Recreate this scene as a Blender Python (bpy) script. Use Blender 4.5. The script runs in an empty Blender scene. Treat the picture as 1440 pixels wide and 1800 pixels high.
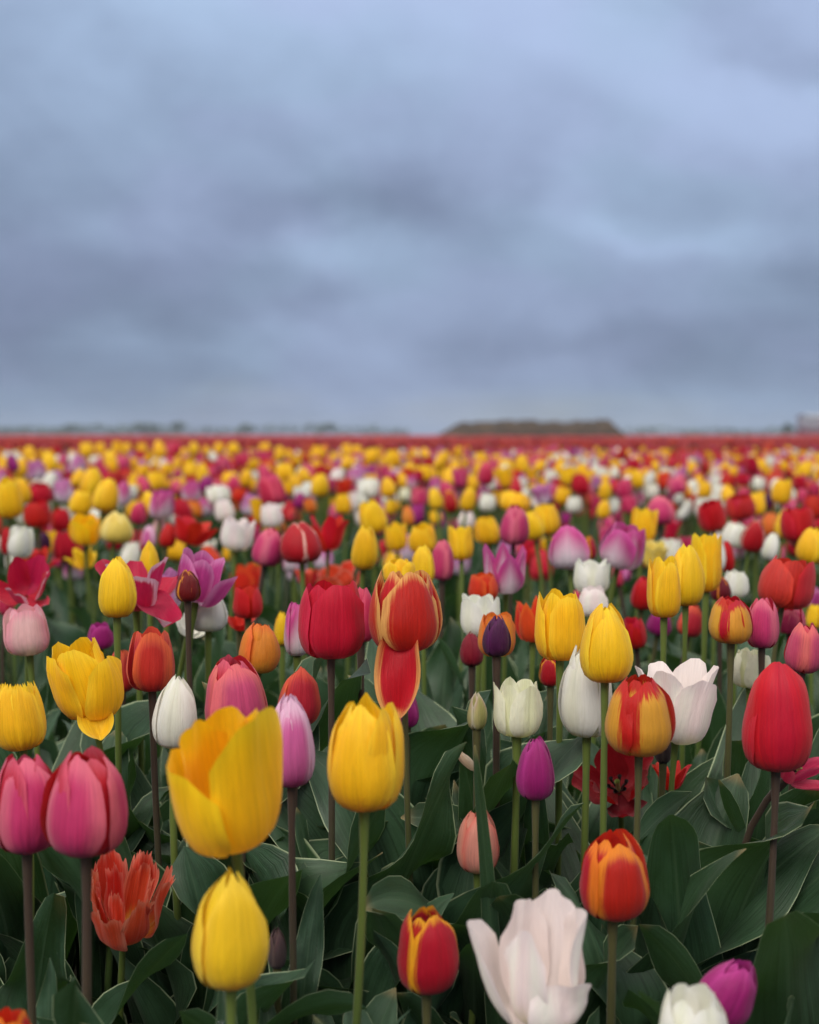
import bpy, math, random
import numpy as np
from mathutils import Vector, Matrix, Euler

# ------------------------------------------------------------------ camera
F = 2200.0            # focal length in photo pixels (photo 1440 x 1800)
CX, CY, HOR = 720.0, 900.0, 764.0
H = 0.64              # camera height
PITCH = math.atan((CY - HOR) / F)
sc = bpy.context.scene
COL = sc.collection
cd = bpy.data.cameras.new("camera")
cam = bpy.data.objects.new("camera", cd)
COL.objects.link(cam)
cam.location = (0, 0, H)
cam.rotation_euler = (math.pi / 2 - PITCH, 0, 0)
cd.sensor_fit = 'HORIZONTAL'
cd.sensor_width = 36.0
cd.lens = F / 1440.0 * 36.0
cd.clip_start = 0.05
cd.clip_end = 5000
cd.dof.use_dof = True
cd.dof.focus_distance = 1.02
cd.dof.aperture_fstop = 6.6
cd.dof.aperture_blades = 0
sc.camera = cam


def at(px, py, d):
    """world point seen at photo pixel (px,py) at ground distance d"""
    v = Vector(((px - CX) / F, (CY - py) / F, -1.0))
    v.rotate(Euler((math.pi / 2 - PITCH, 0, 0)))
    return Vector((0, 0, H)) + v * (d / v.y)


def proj(p):
    v = Vector(p) - Vector((0, 0, H))
    v.rotate(Euler((-(math.pi / 2 - PITCH), 0, 0)))
    return CX + F * v.x / -v.z, CY - F * v.y / -v.z


def lin(r, g, b):
    def f(c):
        c /= 255.0
        return c / 12.92 if c <= 0.04045 else ((c + 0.055) / 1.055) ** 2.4
    return (f(r), f(g), f(b), 1.0)


# ------------------------------------------------------------------ node helper
class NT:
    def __init__(self, tree):
        self.t = tree
        tree.nodes.clear()

    def n(self, typ, **kw):
        nd = self.t.nodes.new(typ)
        for k, v in kw.items():
            setattr(nd, k, v)
        return nd

    def set(self, sock, v):
        if hasattr(v, 'links'):
            self.t.links.new(v, sock)
        else:
            sock.default_value = v

    def m(self, op, a, b=0.0, c=0.0, clamp=False):
        nd = self.n('ShaderNodeMath', operation=op, use_clamp=clamp)
        for i, v in enumerate((a, b, c)):
            self.set(nd.inputs[i], v)
        return nd.outputs[0]

    def ss(self, a, lo, hi, o0=0.0, o1=1.0):
        nd = self.n('ShaderNodeMapRange', interpolation_type='SMOOTHSTEP')
        for i, v in enumerate((a, lo, hi, o0, o1)):
            self.set(nd.inputs[i], v)
        return nd.outputs[0]

    def mix(self, f, a, b, blend='MIX'):
        nd = self.n('ShaderNodeMix', data_type='RGBA', blend_type=blend)
        self.set(nd.inputs[0], f)
        self.set(nd.inputs[6], a)
        self.set(nd.inputs[7], b)
        return nd.outputs[2]

    def xyz(self, x, y, z):
        nd = self.n('ShaderNodeCombineXYZ')
        for i, v in enumerate((x, y, z)):
            self.set(nd.inputs[i], v)
        return nd.outputs[0]

    def noise(self, vec, scale=1.0, detail=2.0, rough=0.5, dist=0.0):
        nd = self.n('ShaderNodeTexNoise')
        self.set(nd.inputs['Vector'], vec)
        self.set(nd.inputs['Scale'], scale)
        self.set(nd.inputs['Detail'], detail)
        self.set(nd.inputs['Roughness'], rough)
        self.set(nd.inputs['Distortion'], dist)
        return nd.outputs['Fac']

    def link(self, a, b):
        self.t.links.new(a, b)


# ------------------------------------------------------------------ sky, sun, exposure
SUN_EL, SUN_AZ = math.radians(44), math.radians(205)
world = bpy.data.worlds.new("World")
sc.world = world
world.use_nodes = True
w = NT(world.node_tree)
sky = w.n('ShaderNodeTexSky', sky_type='NISHITA', sun_disc=False)
sky.sun_elevation = SUN_EL
sky.sun_rotation = SUN_AZ
tc = w.n('ShaderNodeTexCoord')
sep = w.n('ShaderNodeSeparateXYZ')
w.link(tc.outputs['Generated'], sep.inputs[0])
dx, dy, dz = sep.outputs
zc = w.m('MAXIMUM', dz, 0.0)
den = w.m('ADD', zc, 0.30)
qx, qy = w.m('DIVIDE', dx, den), w.m('DIVIDE', dy, den)
n1 = w.noise(w.xyz(w.m('ADD', w.m('MULTIPLY', dx, 4.6), w.m('MULTIPLY', dz, 2.5)), w.m('MULTIPLY', dy, 4.6), w.m('MULTIPLY', dz, 7.0)), 1.0, 4.0, 0.5, 0.5)
n2 = w.noise(w.xyz(qx, w.m('MULTIPLY', qy, 1.6), 9.1), 2.2, 4.0, 0.5, 0.2)
n3 = w.noise(w.xyz(w.m('MULTIPLY', dx, 12.0), w.m('MULTIPLY', dy, 8.0), w.m('MULTIPLY', dz, 17.0)), 1.0, 5.0, 0.55, 0.3)
cl = w.m('ADD', w.m('ADD', w.m('MULTIPLY', n1, 0.55), w.m('MULTIPLY', n2, 0.13)), w.m('MULTIPLY', n3, 0.24))
cl = w.m('ADD', w.m('MULTIPLY', w.m('SUBTRACT', cl, 0.46), 0.62), 0.485)
# cloud edges are torn: warp the directions a little before placing the cloud masses
wn = w.n('ShaderNodeTexNoise')
w.link(w.xyz(w.m('MULTIPLY', dx, 7.0), w.m('MULTIPLY', dy, 7.0), w.m('MULTIPLY', dz, 11.0)), wn.inputs['Vector'])
wn.inputs['Detail'].default_value = 4.0
wn.inputs['Scale'].default_value = 1.0
wsep = w.n('ShaderNodeSeparateColor')
w.link(wn.outputs['Color'], wsep.inputs[0])
AZ = w.m('ADD', w.m('ARCTAN2', dx, dy), w.m('MULTIPLY', w.m('SUBTRACT', wsep.outputs[0], 0.5), 0.20))
EL = w.m('ADD', w.m('ARCSINE', dz), w.m('MULTIPLY', w.m('SUBTRACT', wsep.outputs[1], 0.5), 0.09))


def lobe(px, py, sx, sy):
    """soft mass of cloud (or a gap) centred on a direction of the sky"""
    az = math.atan((px - CX) / F)
    el = math.atan((HOR - py) / F)
    u = w.m('DIVIDE', w.m('SUBTRACT', AZ, az), sx / F)
    v = w.m('DIVIDE', w.m('SUBTRACT', EL, el), sy / F)
    r = w.m('ADD', w.m('MULTIPLY', u, u), w.m('MULTIPLY', v, v))
    return w.m('EXPONENT', w.m('MULTIPLY', r, -1.0))


cl2 = cl
for (px, py, sx, sy, k) in (
        (180, 500, 330, 110, -0.11), (330, 250, 200, 70, -0.05), (660, 380, 230, 75, -0.11), (610, 448, 110, 38, 0.14),
        (220, 430, 120, 30, 0.04), (1020, 595, 330, 34, -0.09), (1440, 520, 150, 75, -0.13), (1330, 650, 220, 40, -0.06),
        (1350, 205, 210, 90, 0.15), (1390, 125, 110, 24, -0.08), (1190, 455, 110, 24, 0.12), (1085, 438, 60, 22, 0.07),
        (985, 330, 80, 120, 0.06), (870, 60, 340, 110, 0.07), (690, 170, 130, 70, -0.05), (230, 60, 300, 90, 0.03),
        (400, 605, 260, 24, 0.04), (720, 690, 500, 30, 0.02), (60, 300, 120, 120, -0.02), (520, 530, 160, 30, -0.04)):
    cl2 = w.m('ADD', cl2, w.m('MULTIPLY', lobe(px, py, sx, sy), k))
shade = w.ss(cl2, 0.25, 0.67)
tint = w.ss(w.noise(w.xyz(w.m('MULTIPLY', dx, 5.0), w.m('MULTIPLY', dy, 5.0), w.m('MULTIPLY', dz, 9.0)), 1.0, 2.0), 0.4, 0.6)
ccol = w.mix(shade, w.mix(tint, lin(107, 121, 146), lin(108, 120, 147)), w.mix(tint, lin(153, 174, 203), lin(155, 172, 204)))
# the cloud sheet overhead is whiter than the far bluish bank
ccol = w.mix(w.ss(dz, 0.30, 0.75), ccol, lin(202, 198, 190))
# overcast skies brighten towards the zenith
lum = w.m('ADD', w.m('ADD', w.m('MULTIPLY', zc, 0.95), 0.83), w.ss(dz, 0.30, 0.9, 0.0, 1.1))
cmul = w.n('ShaderNodeVectorMath', operation='SCALE')
w.link(ccol, cmul.inputs[0])
w.set(cmul.inputs['Scale'], lum)
bg1 = w.n('ShaderNodeBackground')
w.link(cmul.outputs[0], bg1.inputs[0])
bg1.inputs[1].default_value = 1.0
bg2 = w.n('ShaderNodeBackground')
w.link(sky.outputs[0], bg2.inputs[0])
bg2.inputs[1].default_value = 0.08
gap = w.m('MULTIPLY', w.ss(w.m('ADD', w.noise(w.xyz(qx, qy, 21.0), 0.8, 3.0), w.m('MULTIPLY', lobe(1170, 345, 210, 90), 0.34)), 0.52, 0.85), 0.6)
mixs = w.n('ShaderNodeMixShader')
w.link(gap, mixs.inputs[0])
w.link(bg1.outputs[0], mixs.inputs[1])
w.link(bg2.outputs[0], mixs.inputs[2])
wo = w.n('ShaderNodeOutputWorld')
w.link(mixs.outputs[0], wo.inputs[0])

sl = bpy.data.lights.new("sun", 'SUN')
sl.energy = 1.5
sl.angle = math.radians(30)
sl.color = (1.0, 0.95, 0.86)
sun = bpy.data.objects.new("sun", sl)
COL.objects.link(sun)
sdir = Vector((math.sin(SUN_AZ) * math.cos(SUN_EL), math.cos(SUN_AZ) * math.cos(SUN_EL), math.sin(SUN_EL)))
sun.rotation_euler = sdir.to_track_quat('Z', 'Y').to_euler()
sun.location = (0, -3, 6)

sc.view_settings.view_transform = 'Standard'
sc.view_settings.look = 'None'
sc.view_settings.exposure = 0.3
sc.view_settings.gamma = 1.0
sc.view_settings.use_curve_mapping = False
sc.render.engine = 'CYCLES'
sc.cycles.use_denoising = True
sc.cycles.max_bounces = 6
sc.cycles.transparent_max_bounces = 4

# ------------------------------------------------------------------ materials
def new_mat(name):
    m = bpy.data.materials.new(name)
    m.use_nodes = True
    return m, NT(m.node_tree)


def out_mix(g, col, rough, bump, bumpdist, trans=0.2, spec=0.35, sheen=0.0, tcol=None):
    b = g.n('ShaderNodeBsdfPrincipled')
    g.set(b.inputs['Base Color'], col)
    g.set(b.inputs['Roughness'], rough)
    b.inputs['Specular IOR Level'].default_value = spec
    b.inputs['Sheen Weight'].default_value = sheen
    if bump is not None:
        bp = g.n('ShaderNodeBump')
        bp.inputs['Strength'].default_value = 0.5
        bp.inputs['Distance'].default_value = bumpdist
        g.link(bump, bp.inputs['Height'])
        g.link(bp.outputs[0], b.inputs['Normal'])
    t = g.n('ShaderNodeBsdfTranslucent')
    g.set(t.inputs[0], tcol if tcol is not None else col)
    mx = g.n('ShaderNodeMixShader')
    mx.inputs[0].default_value = trans
    g.link(b.outputs[0], mx.inputs[1])
    g.link(t.outputs[0], mx.inputs[2])
    o = g.n('ShaderNodeOutputMaterial')
    g.link(mx.outputs[0], o.inputs[0])


def petal_mat(name, body, base=None, basev=0.25, edge=None, ew=0.2, ef=0.25, tip=None, tipv=0.6,
              inside=None, vein=0.34, ribs=None, trans=0.30, es=0.24):
    m, g = new_mat("petal_" + name)
    uv = g.n('ShaderNodeUVMap', uv_map='UVMap')
    s = g.n('ShaderNodeSeparateXYZ')
    g.link(uv.outputs[0], s.inputs[0])
    U, V = s.outputs[0], s.outputs[1]
    rnd = g.n('ShaderNodeObjectInfo').outputs['Random']
    r50 = g.m('MULTIPLY', rnd, 57.0)
    x = g.m('ABSOLUTE', g.m('SUBTRACT', g.m('MULTIPLY', U, 2.0), 1.0))
    st = g.noise(g.xyz(g.m('MULTIPLY', U, 34.0), g.m('MULTIPLY', V, 1.6), r50), 1.0, 3.0, 0.6)
    fine = g.noise(g.xyz(g.m('MULTIPLY', U, 110.0), g.m('MULTIPLY', V, 7.0), r50), 1.0, 2.0, 0.6)
    bl = g.noise(g.xyz(g.m('MULTIPLY', U, 2.2), g.m('MULTIPLY', V, 2.2), r50), 1.0, 2.0)
    stc = g.m('SUBTRACT', st, 0.5)
    col = body
    if tip is not None:
        col = g.mix(g.ss(g.m('ADD', V, g.m('MULTIPLY', stc, 0.35)), tipv - 0.3, tipv + 0.3), col, tip)
    if ribs is not None:     # darker band down the midrib
        col = g.mix(g.m('MULTIPLY', g.ss(g.m('ADD', x, g.m('MULTIPLY', stc, 0.5)), 0.05, 0.6, 1.0, 0.0), 0.75), col, ribs)
    if edge is not None:
        ev = g.m('SMOOTH_MAX', x, g.ss(V, 0.45, 1.12), 0.35)
        ev = g.m('ADD', ev, g.m('MULTIPLY', stc, ef))
        low = g.ss(V, 0.02, 0.3)
        col = g.mix(g.m('MULTIPLY', g.ss(ev, 1.0 - ew - es, 1.0 - ew + es), low), col, edge)
    if base is not None:
        bv = g.m('ADD', V, g.m('MULTIPLY', stc, 0.22))
        bv = g.m('ADD', bv, g.m('MULTIPLY', x, basev * 0.35))
        col = g.mix(g.ss(bv, basev * 0.35, basev * 1.35, 1.0, 0.0), col, base)
    if inside is not None:
        bf = g.n('ShaderNodeNewGeometry').outputs['Backfacing']
        col = g.mix(bf, col, inside)
    val = g.m('ADD', 1.0 if name in ('white', 'cream', 'blush', 'pale_pink', 'pale_yellow', 'bud', 'yellow', 'lemon', 'gold') else 0.9, g.m('ADD', g.m('MULTIPLY', stc, vein * 1.6), g.m('MULTIPLY', g.m('SUBTRACT', bl, 0.5), 0.3)))
    val = g.m('ADD', val, g.m('MULTIPLY', g.m('SUBTRACT', fine, 0.5), vein * 0.7))
    hs = g.n('ShaderNodeHueSaturation')
    g.set(hs.inputs['Hue'], g.m('ADD', 0.4935, g.m('MULTIPLY', rnd, 0.013)))
    g.set(hs.inputs['Saturation'], 1.0)
    g.set(hs.inputs['Value'], val)
    g.set(hs.inputs['Color'], col)
    col = hs.outputs[0]
    mid = g.m('MULTIPLY', g.ss(x, 0.0, 0.12), 0.6)
    wr = g.noise(g.xyz(g.m('MULTIPLY', U, 9.0), g.m('MULTIPLY', V, 3.5), r50), 1.0, 3.0, 0.6, 0.6)
    bump = g.m('ADD', g.m('ADD', st, g.m('MULTIPLY', fine, 0.5)), g.m('ADD', mid, g.m('MULTIPLY', wr, 1.6)))
    out_mix(g, col, g.m('ADD', 0.4, g.m('MULTIPLY', st, 0.25)), bump, 0.0011, trans, 0.32, 0.12)
    return m


MATS = {
    'yellow': petal_mat('yellow', lin(247, 197, 18), base=lin(224, 164, 16), basev=0.3, edge=lin(252, 216, 46), ew=0.16),
    'lemon': petal_mat('lemon', lin(245, 206, 30), base=lin(232, 186, 40), basev=0.3, edge=lin(250, 216, 60), ew=0.2),
    'gold': petal_mat('gold', lin(248, 196, 12), base=lin(196, 130, 6), basev=0.18, edge=lin(250, 208, 25), ew=0.2, inside=lin(250, 198, 18)),
    'pale_yellow': petal_mat('pale_yellow', lin(235, 208, 96), base=lin(222, 190, 70), edge=lin(242, 225, 140), ew=0.2),
    'crimson': petal_mat('crimson', lin(206, 12, 42), base=lin(70, 4, 34), basev=0.12, edge=lin(222, 28, 58), ew=0.15),
    'red': petal_mat('red', lin(206, 12, 22), base=lin(150, 8, 24), basev=0.15, edge=lin(220, 26, 30), ew=0.15),
    'scarlet': petal_mat('scarlet', lin(218, 14, 34), base=lin(62, 6, 26), basev=0.10, ribs=lin(200, 12, 52)),
    'coral_red': petal_mat('coral_red', lin(206, 40, 50), base=lin(150, 30, 30), basev=0.15, edge=lin(226, 40, 44), ew=0.15),
    'coral': petal_mat('coral', lin(198, 34, 44), edge=lin(232, 96, 62), ew=0.34, base=lin(160, 22, 44), basev=0.25),
    'salmon': petal_mat('salmon', lin(212, 76, 116), edge=lin(238, 112, 112), ew=0.38, base=lin(176, 56, 104), basev=0.3, inside=lin(206, 28, 40)),
    'orange': petal_mat('orange', lin(232, 140, 42), edge=lin(236, 116, 40), ew=0.25, base=lin(224, 168, 54), basev=0.35),
    'redorange': petal_mat('redorange', lin(226, 62, 22), edge=lin(236, 98, 36), ew=0.25),
    'pink': petal_mat('pink', lin(216, 58, 116), edge=lin(238, 112, 138), ew=0.36, base=lin(176, 32, 100), basev=0.3, inside=lin(204, 24, 52)),
    'rose': petal_mat('rose', lin(210, 40, 88), edge=lin(230, 84, 118), ew=0.3, base=lin(170, 24, 70)),
    'lilac_pink': petal_mat('lilac_pink', lin(220, 104, 168), edge=lin(242, 196, 222), ew=0.42, ef=0.4, base=lin(178, 62, 128), basev=0.3),
    'pink_white': petal_mat('pink_white', lin(200, 54, 134), base=lin(240, 228, 234), basev=0.78, edge=lin(222, 96, 164), ew=0.2),
    'lilac_white': petal_mat('lilac_white', lin(196, 96, 160), base=lin(238, 230, 238), basev=0.75, edge=lin(212, 140, 196), ew=0.2),
    'lilac': petal_mat('lilac', lin(196, 66, 146), edge=lin(224, 136, 190), ew=0.3, base=lin(214, 190, 214), basev=0.2),
    'white': petal_mat('white', lin(240, 238, 230), base=lin(214, 206, 140), basev=0.18, vein=0.1, ribs=lin(226, 226, 204), trans=0.3),
    'cream': petal_mat('cream', lin(238, 236, 212), base=lin(206, 204, 130), basev=0.25, vein=0.12, ribs=lin(222, 224, 180), trans=0.3),
    'blush': petal_mat('blush', lin(245, 242, 232), edge=lin(244, 231, 229), ew=0.2, ef=0.5, ribs=lin(244, 222, 222), base=lin(234, 226, 184), basev=0.34, vein=0.14, trans=0.28, inside=lin(246, 233, 229)),
    'pale_pink': petal_mat('pale_pink', lin(236, 192, 190), edge=lin(238, 166, 178), ew=0.3, base=lin(224, 212, 178), basev=0.35, trans=0.3),
    'magenta': petal_mat('magenta', lin(166, 26, 118), edge=lin(190, 54, 146), ew=0.22, base=lin(140, 24, 104)),
    'purple': petal_mat('purple', lin(78, 14, 72), edge=lin(100, 30, 96), ew=0.2, base=lin(52, 10, 44)),
    'dark_crimson': petal_mat('dark_crimson', lin(140, 8, 44), base=lin(100, 6, 40)),
    'red_orange_edge': petal_mat('red_orange_edge', es=0.12, body=lin(204, 18, 12), edge=lin(240, 176, 96), ew=0.2, ef=0.5, base=lin(190, 40, 14), basev=0.08, vein=0.3),
    'red_bright_orange_edge': petal_mat('red_bright_orange_edge', es=0.12, body=lin(192, 8, 26), edge=lin(240, 130, 26), ew=0.3, ef=0.3, base=lin(190, 60, 20), basev=0.12, inside=lin(226, 60, 16)),
    'red_yellow_edge': petal_mat('red_yellow_edge', es=0.09, body=lin(186, 6, 22), edge=lin(244, 172, 24), ew=0.17, ef=0.4),
    'flamed': petal_mat('flamed', es=0.07, body=lin(232, 166, 50), edge=lin(200, 14, 12), ew=0.36, ef=0.7, base=lin(226, 160, 46), basev=0.42, vein=0.25),
    'red_white_edge': petal_mat('red_white_edge', es=0.06, body=lin(196, 12, 26), edge=lin(244, 190, 176), ew=0.11, ef=0.2),
    'crimson_white_edge': petal_mat('crimson_white_edge', es=0.08, body=lin(206, 34, 84), edge=lin(240, 190, 208), ew=0.26, ef=0.4, inside=lin(198, 22, 66)),
    'darkred_yellow_edge': petal_mat('darkred_yellow_edge', es=0.07, body=lin(120, 6, 22), edge=lin(240, 150, 40), ew=0.13, ef=0.25),
    'red_black_base': petal_mat('red_black_base', lin(176, 8, 22), base=lin(20, 6, 14), basev=0.3, inside=lin(140, 6, 22), vein=0.3),
    'peach': petal_mat('peach', lin(236, 160, 140), edge=lin(238, 130, 112), ew=0.2, base=lin(216, 188, 130), basev=0.28, trans=0.3),
    'parrot': petal_mat('parrot', lin(226, 74, 42), edge=lin(238, 148, 122), ew=0.14, ef=0.5, base=lin(236, 184, 70), basev=0.32, vein=0.35),
    'bud': petal_mat('bud', lin(196, 186, 126), tip=lin(176, 104, 150), tipv=0.95, ribs=lin(150, 150, 84), edge=lin(220, 214, 190), ew=0.15),
    'brown_bud': petal_mat('brown_bud', lin(84, 66, 66), tip=lin(110, 70, 74), tipv=0.9, edge=lin(110, 92, 84), ew=0.15),
    'inner_red': petal_mat('inner_red', lin(204, 26, 56), edge=lin(228, 92, 118), ew=.25, base=lin(170, 20, 60)),
    'field_red': petal_mat('field_red', lin(172, 36, 44), edge=lin(190, 60, 62), ew=.3),
    'field_rose': petal_mat('field_rose', lin(178, 48, 66), edge=lin(196, 84, 92), ew=.3),
    'dry': petal_mat('dry', lin(222, 190, 158), edge=lin(236, 214, 190), ew=0.25),
}
INFO = {  # plain colour words for labels
    'yellow': 'yellow', 'lemon': 'lemon yellow', 'gold': 'golden yellow', 'pale_yellow': 'pale yellow', 'crimson': 'crimson',
    'red': 'red', 'scarlet': 'scarlet', 'coral_red': 'coral red', 'coral': 'coral', 'salmon': 'salmon pink', 'orange': 'orange',
    'redorange': 'orange red', 'pink': 'pink', 'rose': 'rose red', 'lilac_pink': 'lilac pink', 'pink_white': 'pink and white',
    'lilac_white': 'lilac and white', 'lilac': 'lilac', 'white': 'white', 'cream': 'cream', 'blush': 'blush white',
    'pale_pink': 'pale pink', 'magenta': 'magenta', 'purple': 'dark purple', 'dark_crimson': 'dark crimson',
    'red_orange_edge': 'orange edged red', 'red_bright_orange_edge': 'orange edged red', 'red_yellow_edge': 'yellow edged red',
    'flamed': 'yellow and red flamed', 'red_white_edge': 'white edged red', 'crimson_white_edge': 'white edged crimson',
    'darkred_yellow_edge': 'yellow edged dark red', 'red_black_base': 'dark red', 'peach': 'peach', 'parrot': 'ragged orange',
    'bud': 'greenish', 'brown_bud': 'brown', 'dry': 'dry'}


def leaf_mat(name='tulip_leaf'):
    m, g = new_mat(name)
    uv = g.n('ShaderNodeUVMap', uv_map='UVMap')
    s = g.n('ShaderNodeSeparateXYZ')
    g.link(uv.outputs[0], s.inputs[0])
    U, V = s.outputs[0], s.outputs[1]
    rnd = g.n('ShaderNodeObjectInfo').outputs['Random']
    r50 = g.m('MULTIPLY', rnd, 91.0)
    pos = g.n('ShaderNodeNewGeometry')
    x = g.m('ABSOLUTE', g.m('SUBTRACT', g.m('MULTIPLY', U, 2.0), 1.0))
    st = g.noise(g.xyz(g.m('MULTIPLY', U, 46.0), g.m('MULTIPLY', V, 2.4), r50), 1.0, 3.0, 0.6)
    bl = g.noise(g.xyz(g.m('MULTIPLY', U, 2.5), g.m('MULTIPLY', V, 5.0), r50), 1.0, 4.0, 0.6)
    spk = g.noise(pos.outputs['Position'], 420.0, 3.0, 0.7)
    big = g.noise(pos.outputs['Position'], 9.0, 2.0)
    col = g.mix(g.ss(g.m('ADD', g.m('MULTIPLY', bl, 0.6), g.m('MULTIPLY', big, 0.4)), 0.35, 0.65), lin(30, 56, 34), lin(62, 94, 68))
    col = g.mix(g.m('MULTIPLY', rnd, 0.4), col, lin(48, 70, 34))
    col = g.mix(g.m('MULTIPLY', g.ss(st, 0.46, 0.68), 0.6), col, lin(20, 37, 21))
    col = g.mix(g.m('MULTIPLY', g.ss(spk, 0.55, 0.75), 0.35), col, lin(84, 108, 88))
    col = g.mix(g.m('MULTIPLY', g.ss(x, 0.0, 0.07, 1.0, 0.0), 0.35), col, lin(92, 116, 86))
    tipm = g.m('MULTIPLY', g.ss(V, 0.965, 1.0), g.ss(rnd, 0.45, 0.75))
    col = g.mix(g.m('MULTIPLY', tipm, 0.7), col, lin(150, 128, 84))
    em = g.ss(g.m('MAXIMUM', x, g.ss(V, 0.97, 1.0, 0.0, 0.97)), 0.957, 0.992)
    col = g.mix(g.m('MULTIPLY', em, 0.8), col, lin(176, 190, 150))
    bump = g.m('ADD', g.m('MULTIPLY', st, 0.9), g.m('MULTIPLY', bl, 0.8))
    out_mix(g, col, g.m('ADD', 0.34, g.m('MULTIPLY', bl, 0.25)), bump, 0.0016, 0.18, 0.45, 0.03, lin(70, 110, 40))
    return m


def stem_mat(name, top, bot):
    m, g = new_mat(name)
    uv = g.n('ShaderNodeUVMap', uv_map='UVMap')
    s = g.n('ShaderNodeSeparateXYZ')
    g.link(uv.outputs[0], s.inputs[0])
    pos = g.n('ShaderNodeNewGeometry')
    n = g.noise(pos.outputs['Position'], 120.0, 3.0)
    f = g.ss(g.m('ADD', s.outputs[1], g.m('MULTIPLY', g.m('SUBTRACT', n, 0.5), 0.3)), 0.3, 0.9)
    col = g.mix(f, bot, top)
    col = g.mix(g.m('MULTIPLY', n, 0.3), col, lin(60, 70, 40))
    out_mix(g, col, 0.5, n, 0.0004, 0.06, 0.35, 0.1)
    return m


LEAF = leaf_mat()
STEM_G = stem_mat('stem_green', lin(100, 116, 48), lin(66, 90, 42))
STEM_D = stem_mat('stem_dark', lin(70, 50, 44), lin(66, 76, 42))
STEM_B = stem_mat('stem_bronze', lin(84, 80, 46), lin(66, 84, 42))


def simple_mat(name, c1, c2, scale, rough=0.8, bump=0.02, detail=4.0):
    m, g = new_mat(name)
    pos = g.n('ShaderNodeNewGeometry')
    n = g.noise(pos.outputs['Position'], scale, detail, 0.6)
    n2 = g.noise(pos.outputs['Position'], scale * 6.3, 3.0, 0.6)
    f = g.ss(g.m('ADD', g.m('MULTIPLY', n, 0.65), g.m('MULTIPLY', n2, 0.35)), 0.36, 0.64)
    col = g.mix(f, c1, c2)
    b = g.n('ShaderNodeBsdfPrincipled')
    g.link(col, b.inputs['Base Color'])
    b.inputs['Roughness'].default_value = rough
    bp = g.n('ShaderNodeBump')
    bp.inputs['Strength'].default_value = 0.8
    bp.inputs['Distance'].default_value = bump
    g.link(f, bp.inputs['Height'])
    g.link(bp.outputs[0], b.inputs['Normal'])
    o = g.n('ShaderNodeOutputMaterial')
    g.link(b.outputs[0], o.inputs[0])
    return m


SOIL = simple_mat('soil', lin(50, 40, 32), lin(84, 70, 56), 22.0, 0.95, 0.02)
STRAW = simple_mat('straw', lin(120, 104, 78), lin(170, 150, 112), 60.0, 0.8, 0.0005)
MOUND = simple_mat('mound_earth', lin(50, 38, 26), lin(80, 62, 44), 0.8, 0.95, 0.3)
FARGREEN = simple_mat('far_foliage', lin(58, 76, 62), lin(84, 100, 84), 0.3, 0.9, 0.2)
BARK = simple_mat('bark', lin(72, 62, 52), lin(96, 84, 70), 2.0, 0.9, 0.05)
WHITEWALL = simple_mat('white_cladding', lin(128, 134, 144), lin(140, 146, 154), 0.4, 0.6, 0.01)
REDWALL = simple_mat('dark_red_cladding', lin(112, 40, 44), lin(128, 50, 52), 0.6, 0.7, 0.01)
ROOFMAT = simple_mat('grey_roof', lin(160, 164, 170), lin(178, 182, 188), 0.5, 0.6, 0.01)
GLASS, _g = new_mat('window_glass')
_b = _g.n('ShaderNodeBsdfPrincipled')
_b.inputs['Base Color'].default_value = lin(50, 58, 68)
_b.inputs['Roughness'].default_value = 0.1
_o = _g.n('ShaderNodeOutputMaterial')
_g.link(_b.outputs[0], _o.inputs[0])

# ------------------------------------------------------------------ mesh helpers
def grid_faces(nv, nu):
    i = np.arange((nv - 1) * (nu - 1))
    r, c = i // (nu - 1), i % (nu - 1)
    a = r * nu + c
    return np.stack([a, a + 1, a + nu + 1, a + nu], 1)


def mesh_np(name, V, Q, UV=None, mats=(), mi=None, smooth=True):
    """quads mesh from numpy arrays; UV per vertex"""
    me = bpy.data.meshes.new(name)
    nV, nQ = len(V), len(Q)
    me.vertices.add(nV)
    me.vertices.foreach_set('co', np.ascontiguousarray(V, dtype=np.float32).ravel())
    me.loops.add(nQ * 4)
    me.loops.foreach_set('vertex_index', np.ascontiguousarray(Q, dtype=np.int32).ravel())
    me.polygons.add(nQ)
    me.polygons.foreach_set('loop_start', np.arange(nQ, dtype=np.int32) * 4)
    if smooth:
        me.polygons.foreach_set('use_smooth', np.ones(nQ, dtype=bool))
    if mi is not None:
        me.polygons.foreach_set('material_index', np.ascontiguousarray(mi, dtype=np.int32))
    for m in mats:
        me.materials.append(m)
    me.update(calc_edges=True)
    if UV is not None:
        lay = me.uv_layers.new(name='UVMap')
        lay.data.foreach_set('uv', np.ascontiguousarray(UV[np.asarray(Q).ravel()], dtype=np.float32).ravel())
    me.validate()
    return me


def ob(name, me, parent=None, loc=(0, 0, 0), rot=None, scale=None):
    o = bpy.data.objects.new(name, me)
    COL.objects.link(o)
    if parent is not None:
        o.parent = parent
    o.location = loc
    if rot is not None:
        o.rotation_euler = rot
    if scale is not None:
        o.scale = scale
    return o


def tag(o, label=None, cat=None, group=None, kind=None):
    if label:
        o['label'] = label
    if cat:
        o['category'] = cat
    if group:
        o['group'] = group
    if kind:
        o['kind'] = kind
    return o


def smooth_interp(x, xs, ys):
    """cubic hermite through control points"""
    xs, ys = np.asarray(xs, float), np.asarray(ys, float)
    m = np.gradient(ys, xs)
    i = np.clip(np.searchsorted(xs, x) - 1, 0, len(xs) - 2)
    h = xs[i + 1] - xs[i]
    t = (x - xs[i]) / h
    t2, t3 = t * t, t * t * t
    return ((2 * t3 - 3 * t2 + 1) * ys[i] + (t3 - 2 * t2 + t) * h * m[i] + (-2 * t3 + 3 * t2) * ys[i + 1] + (t3 - t2) * h * m[i + 1])


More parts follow.
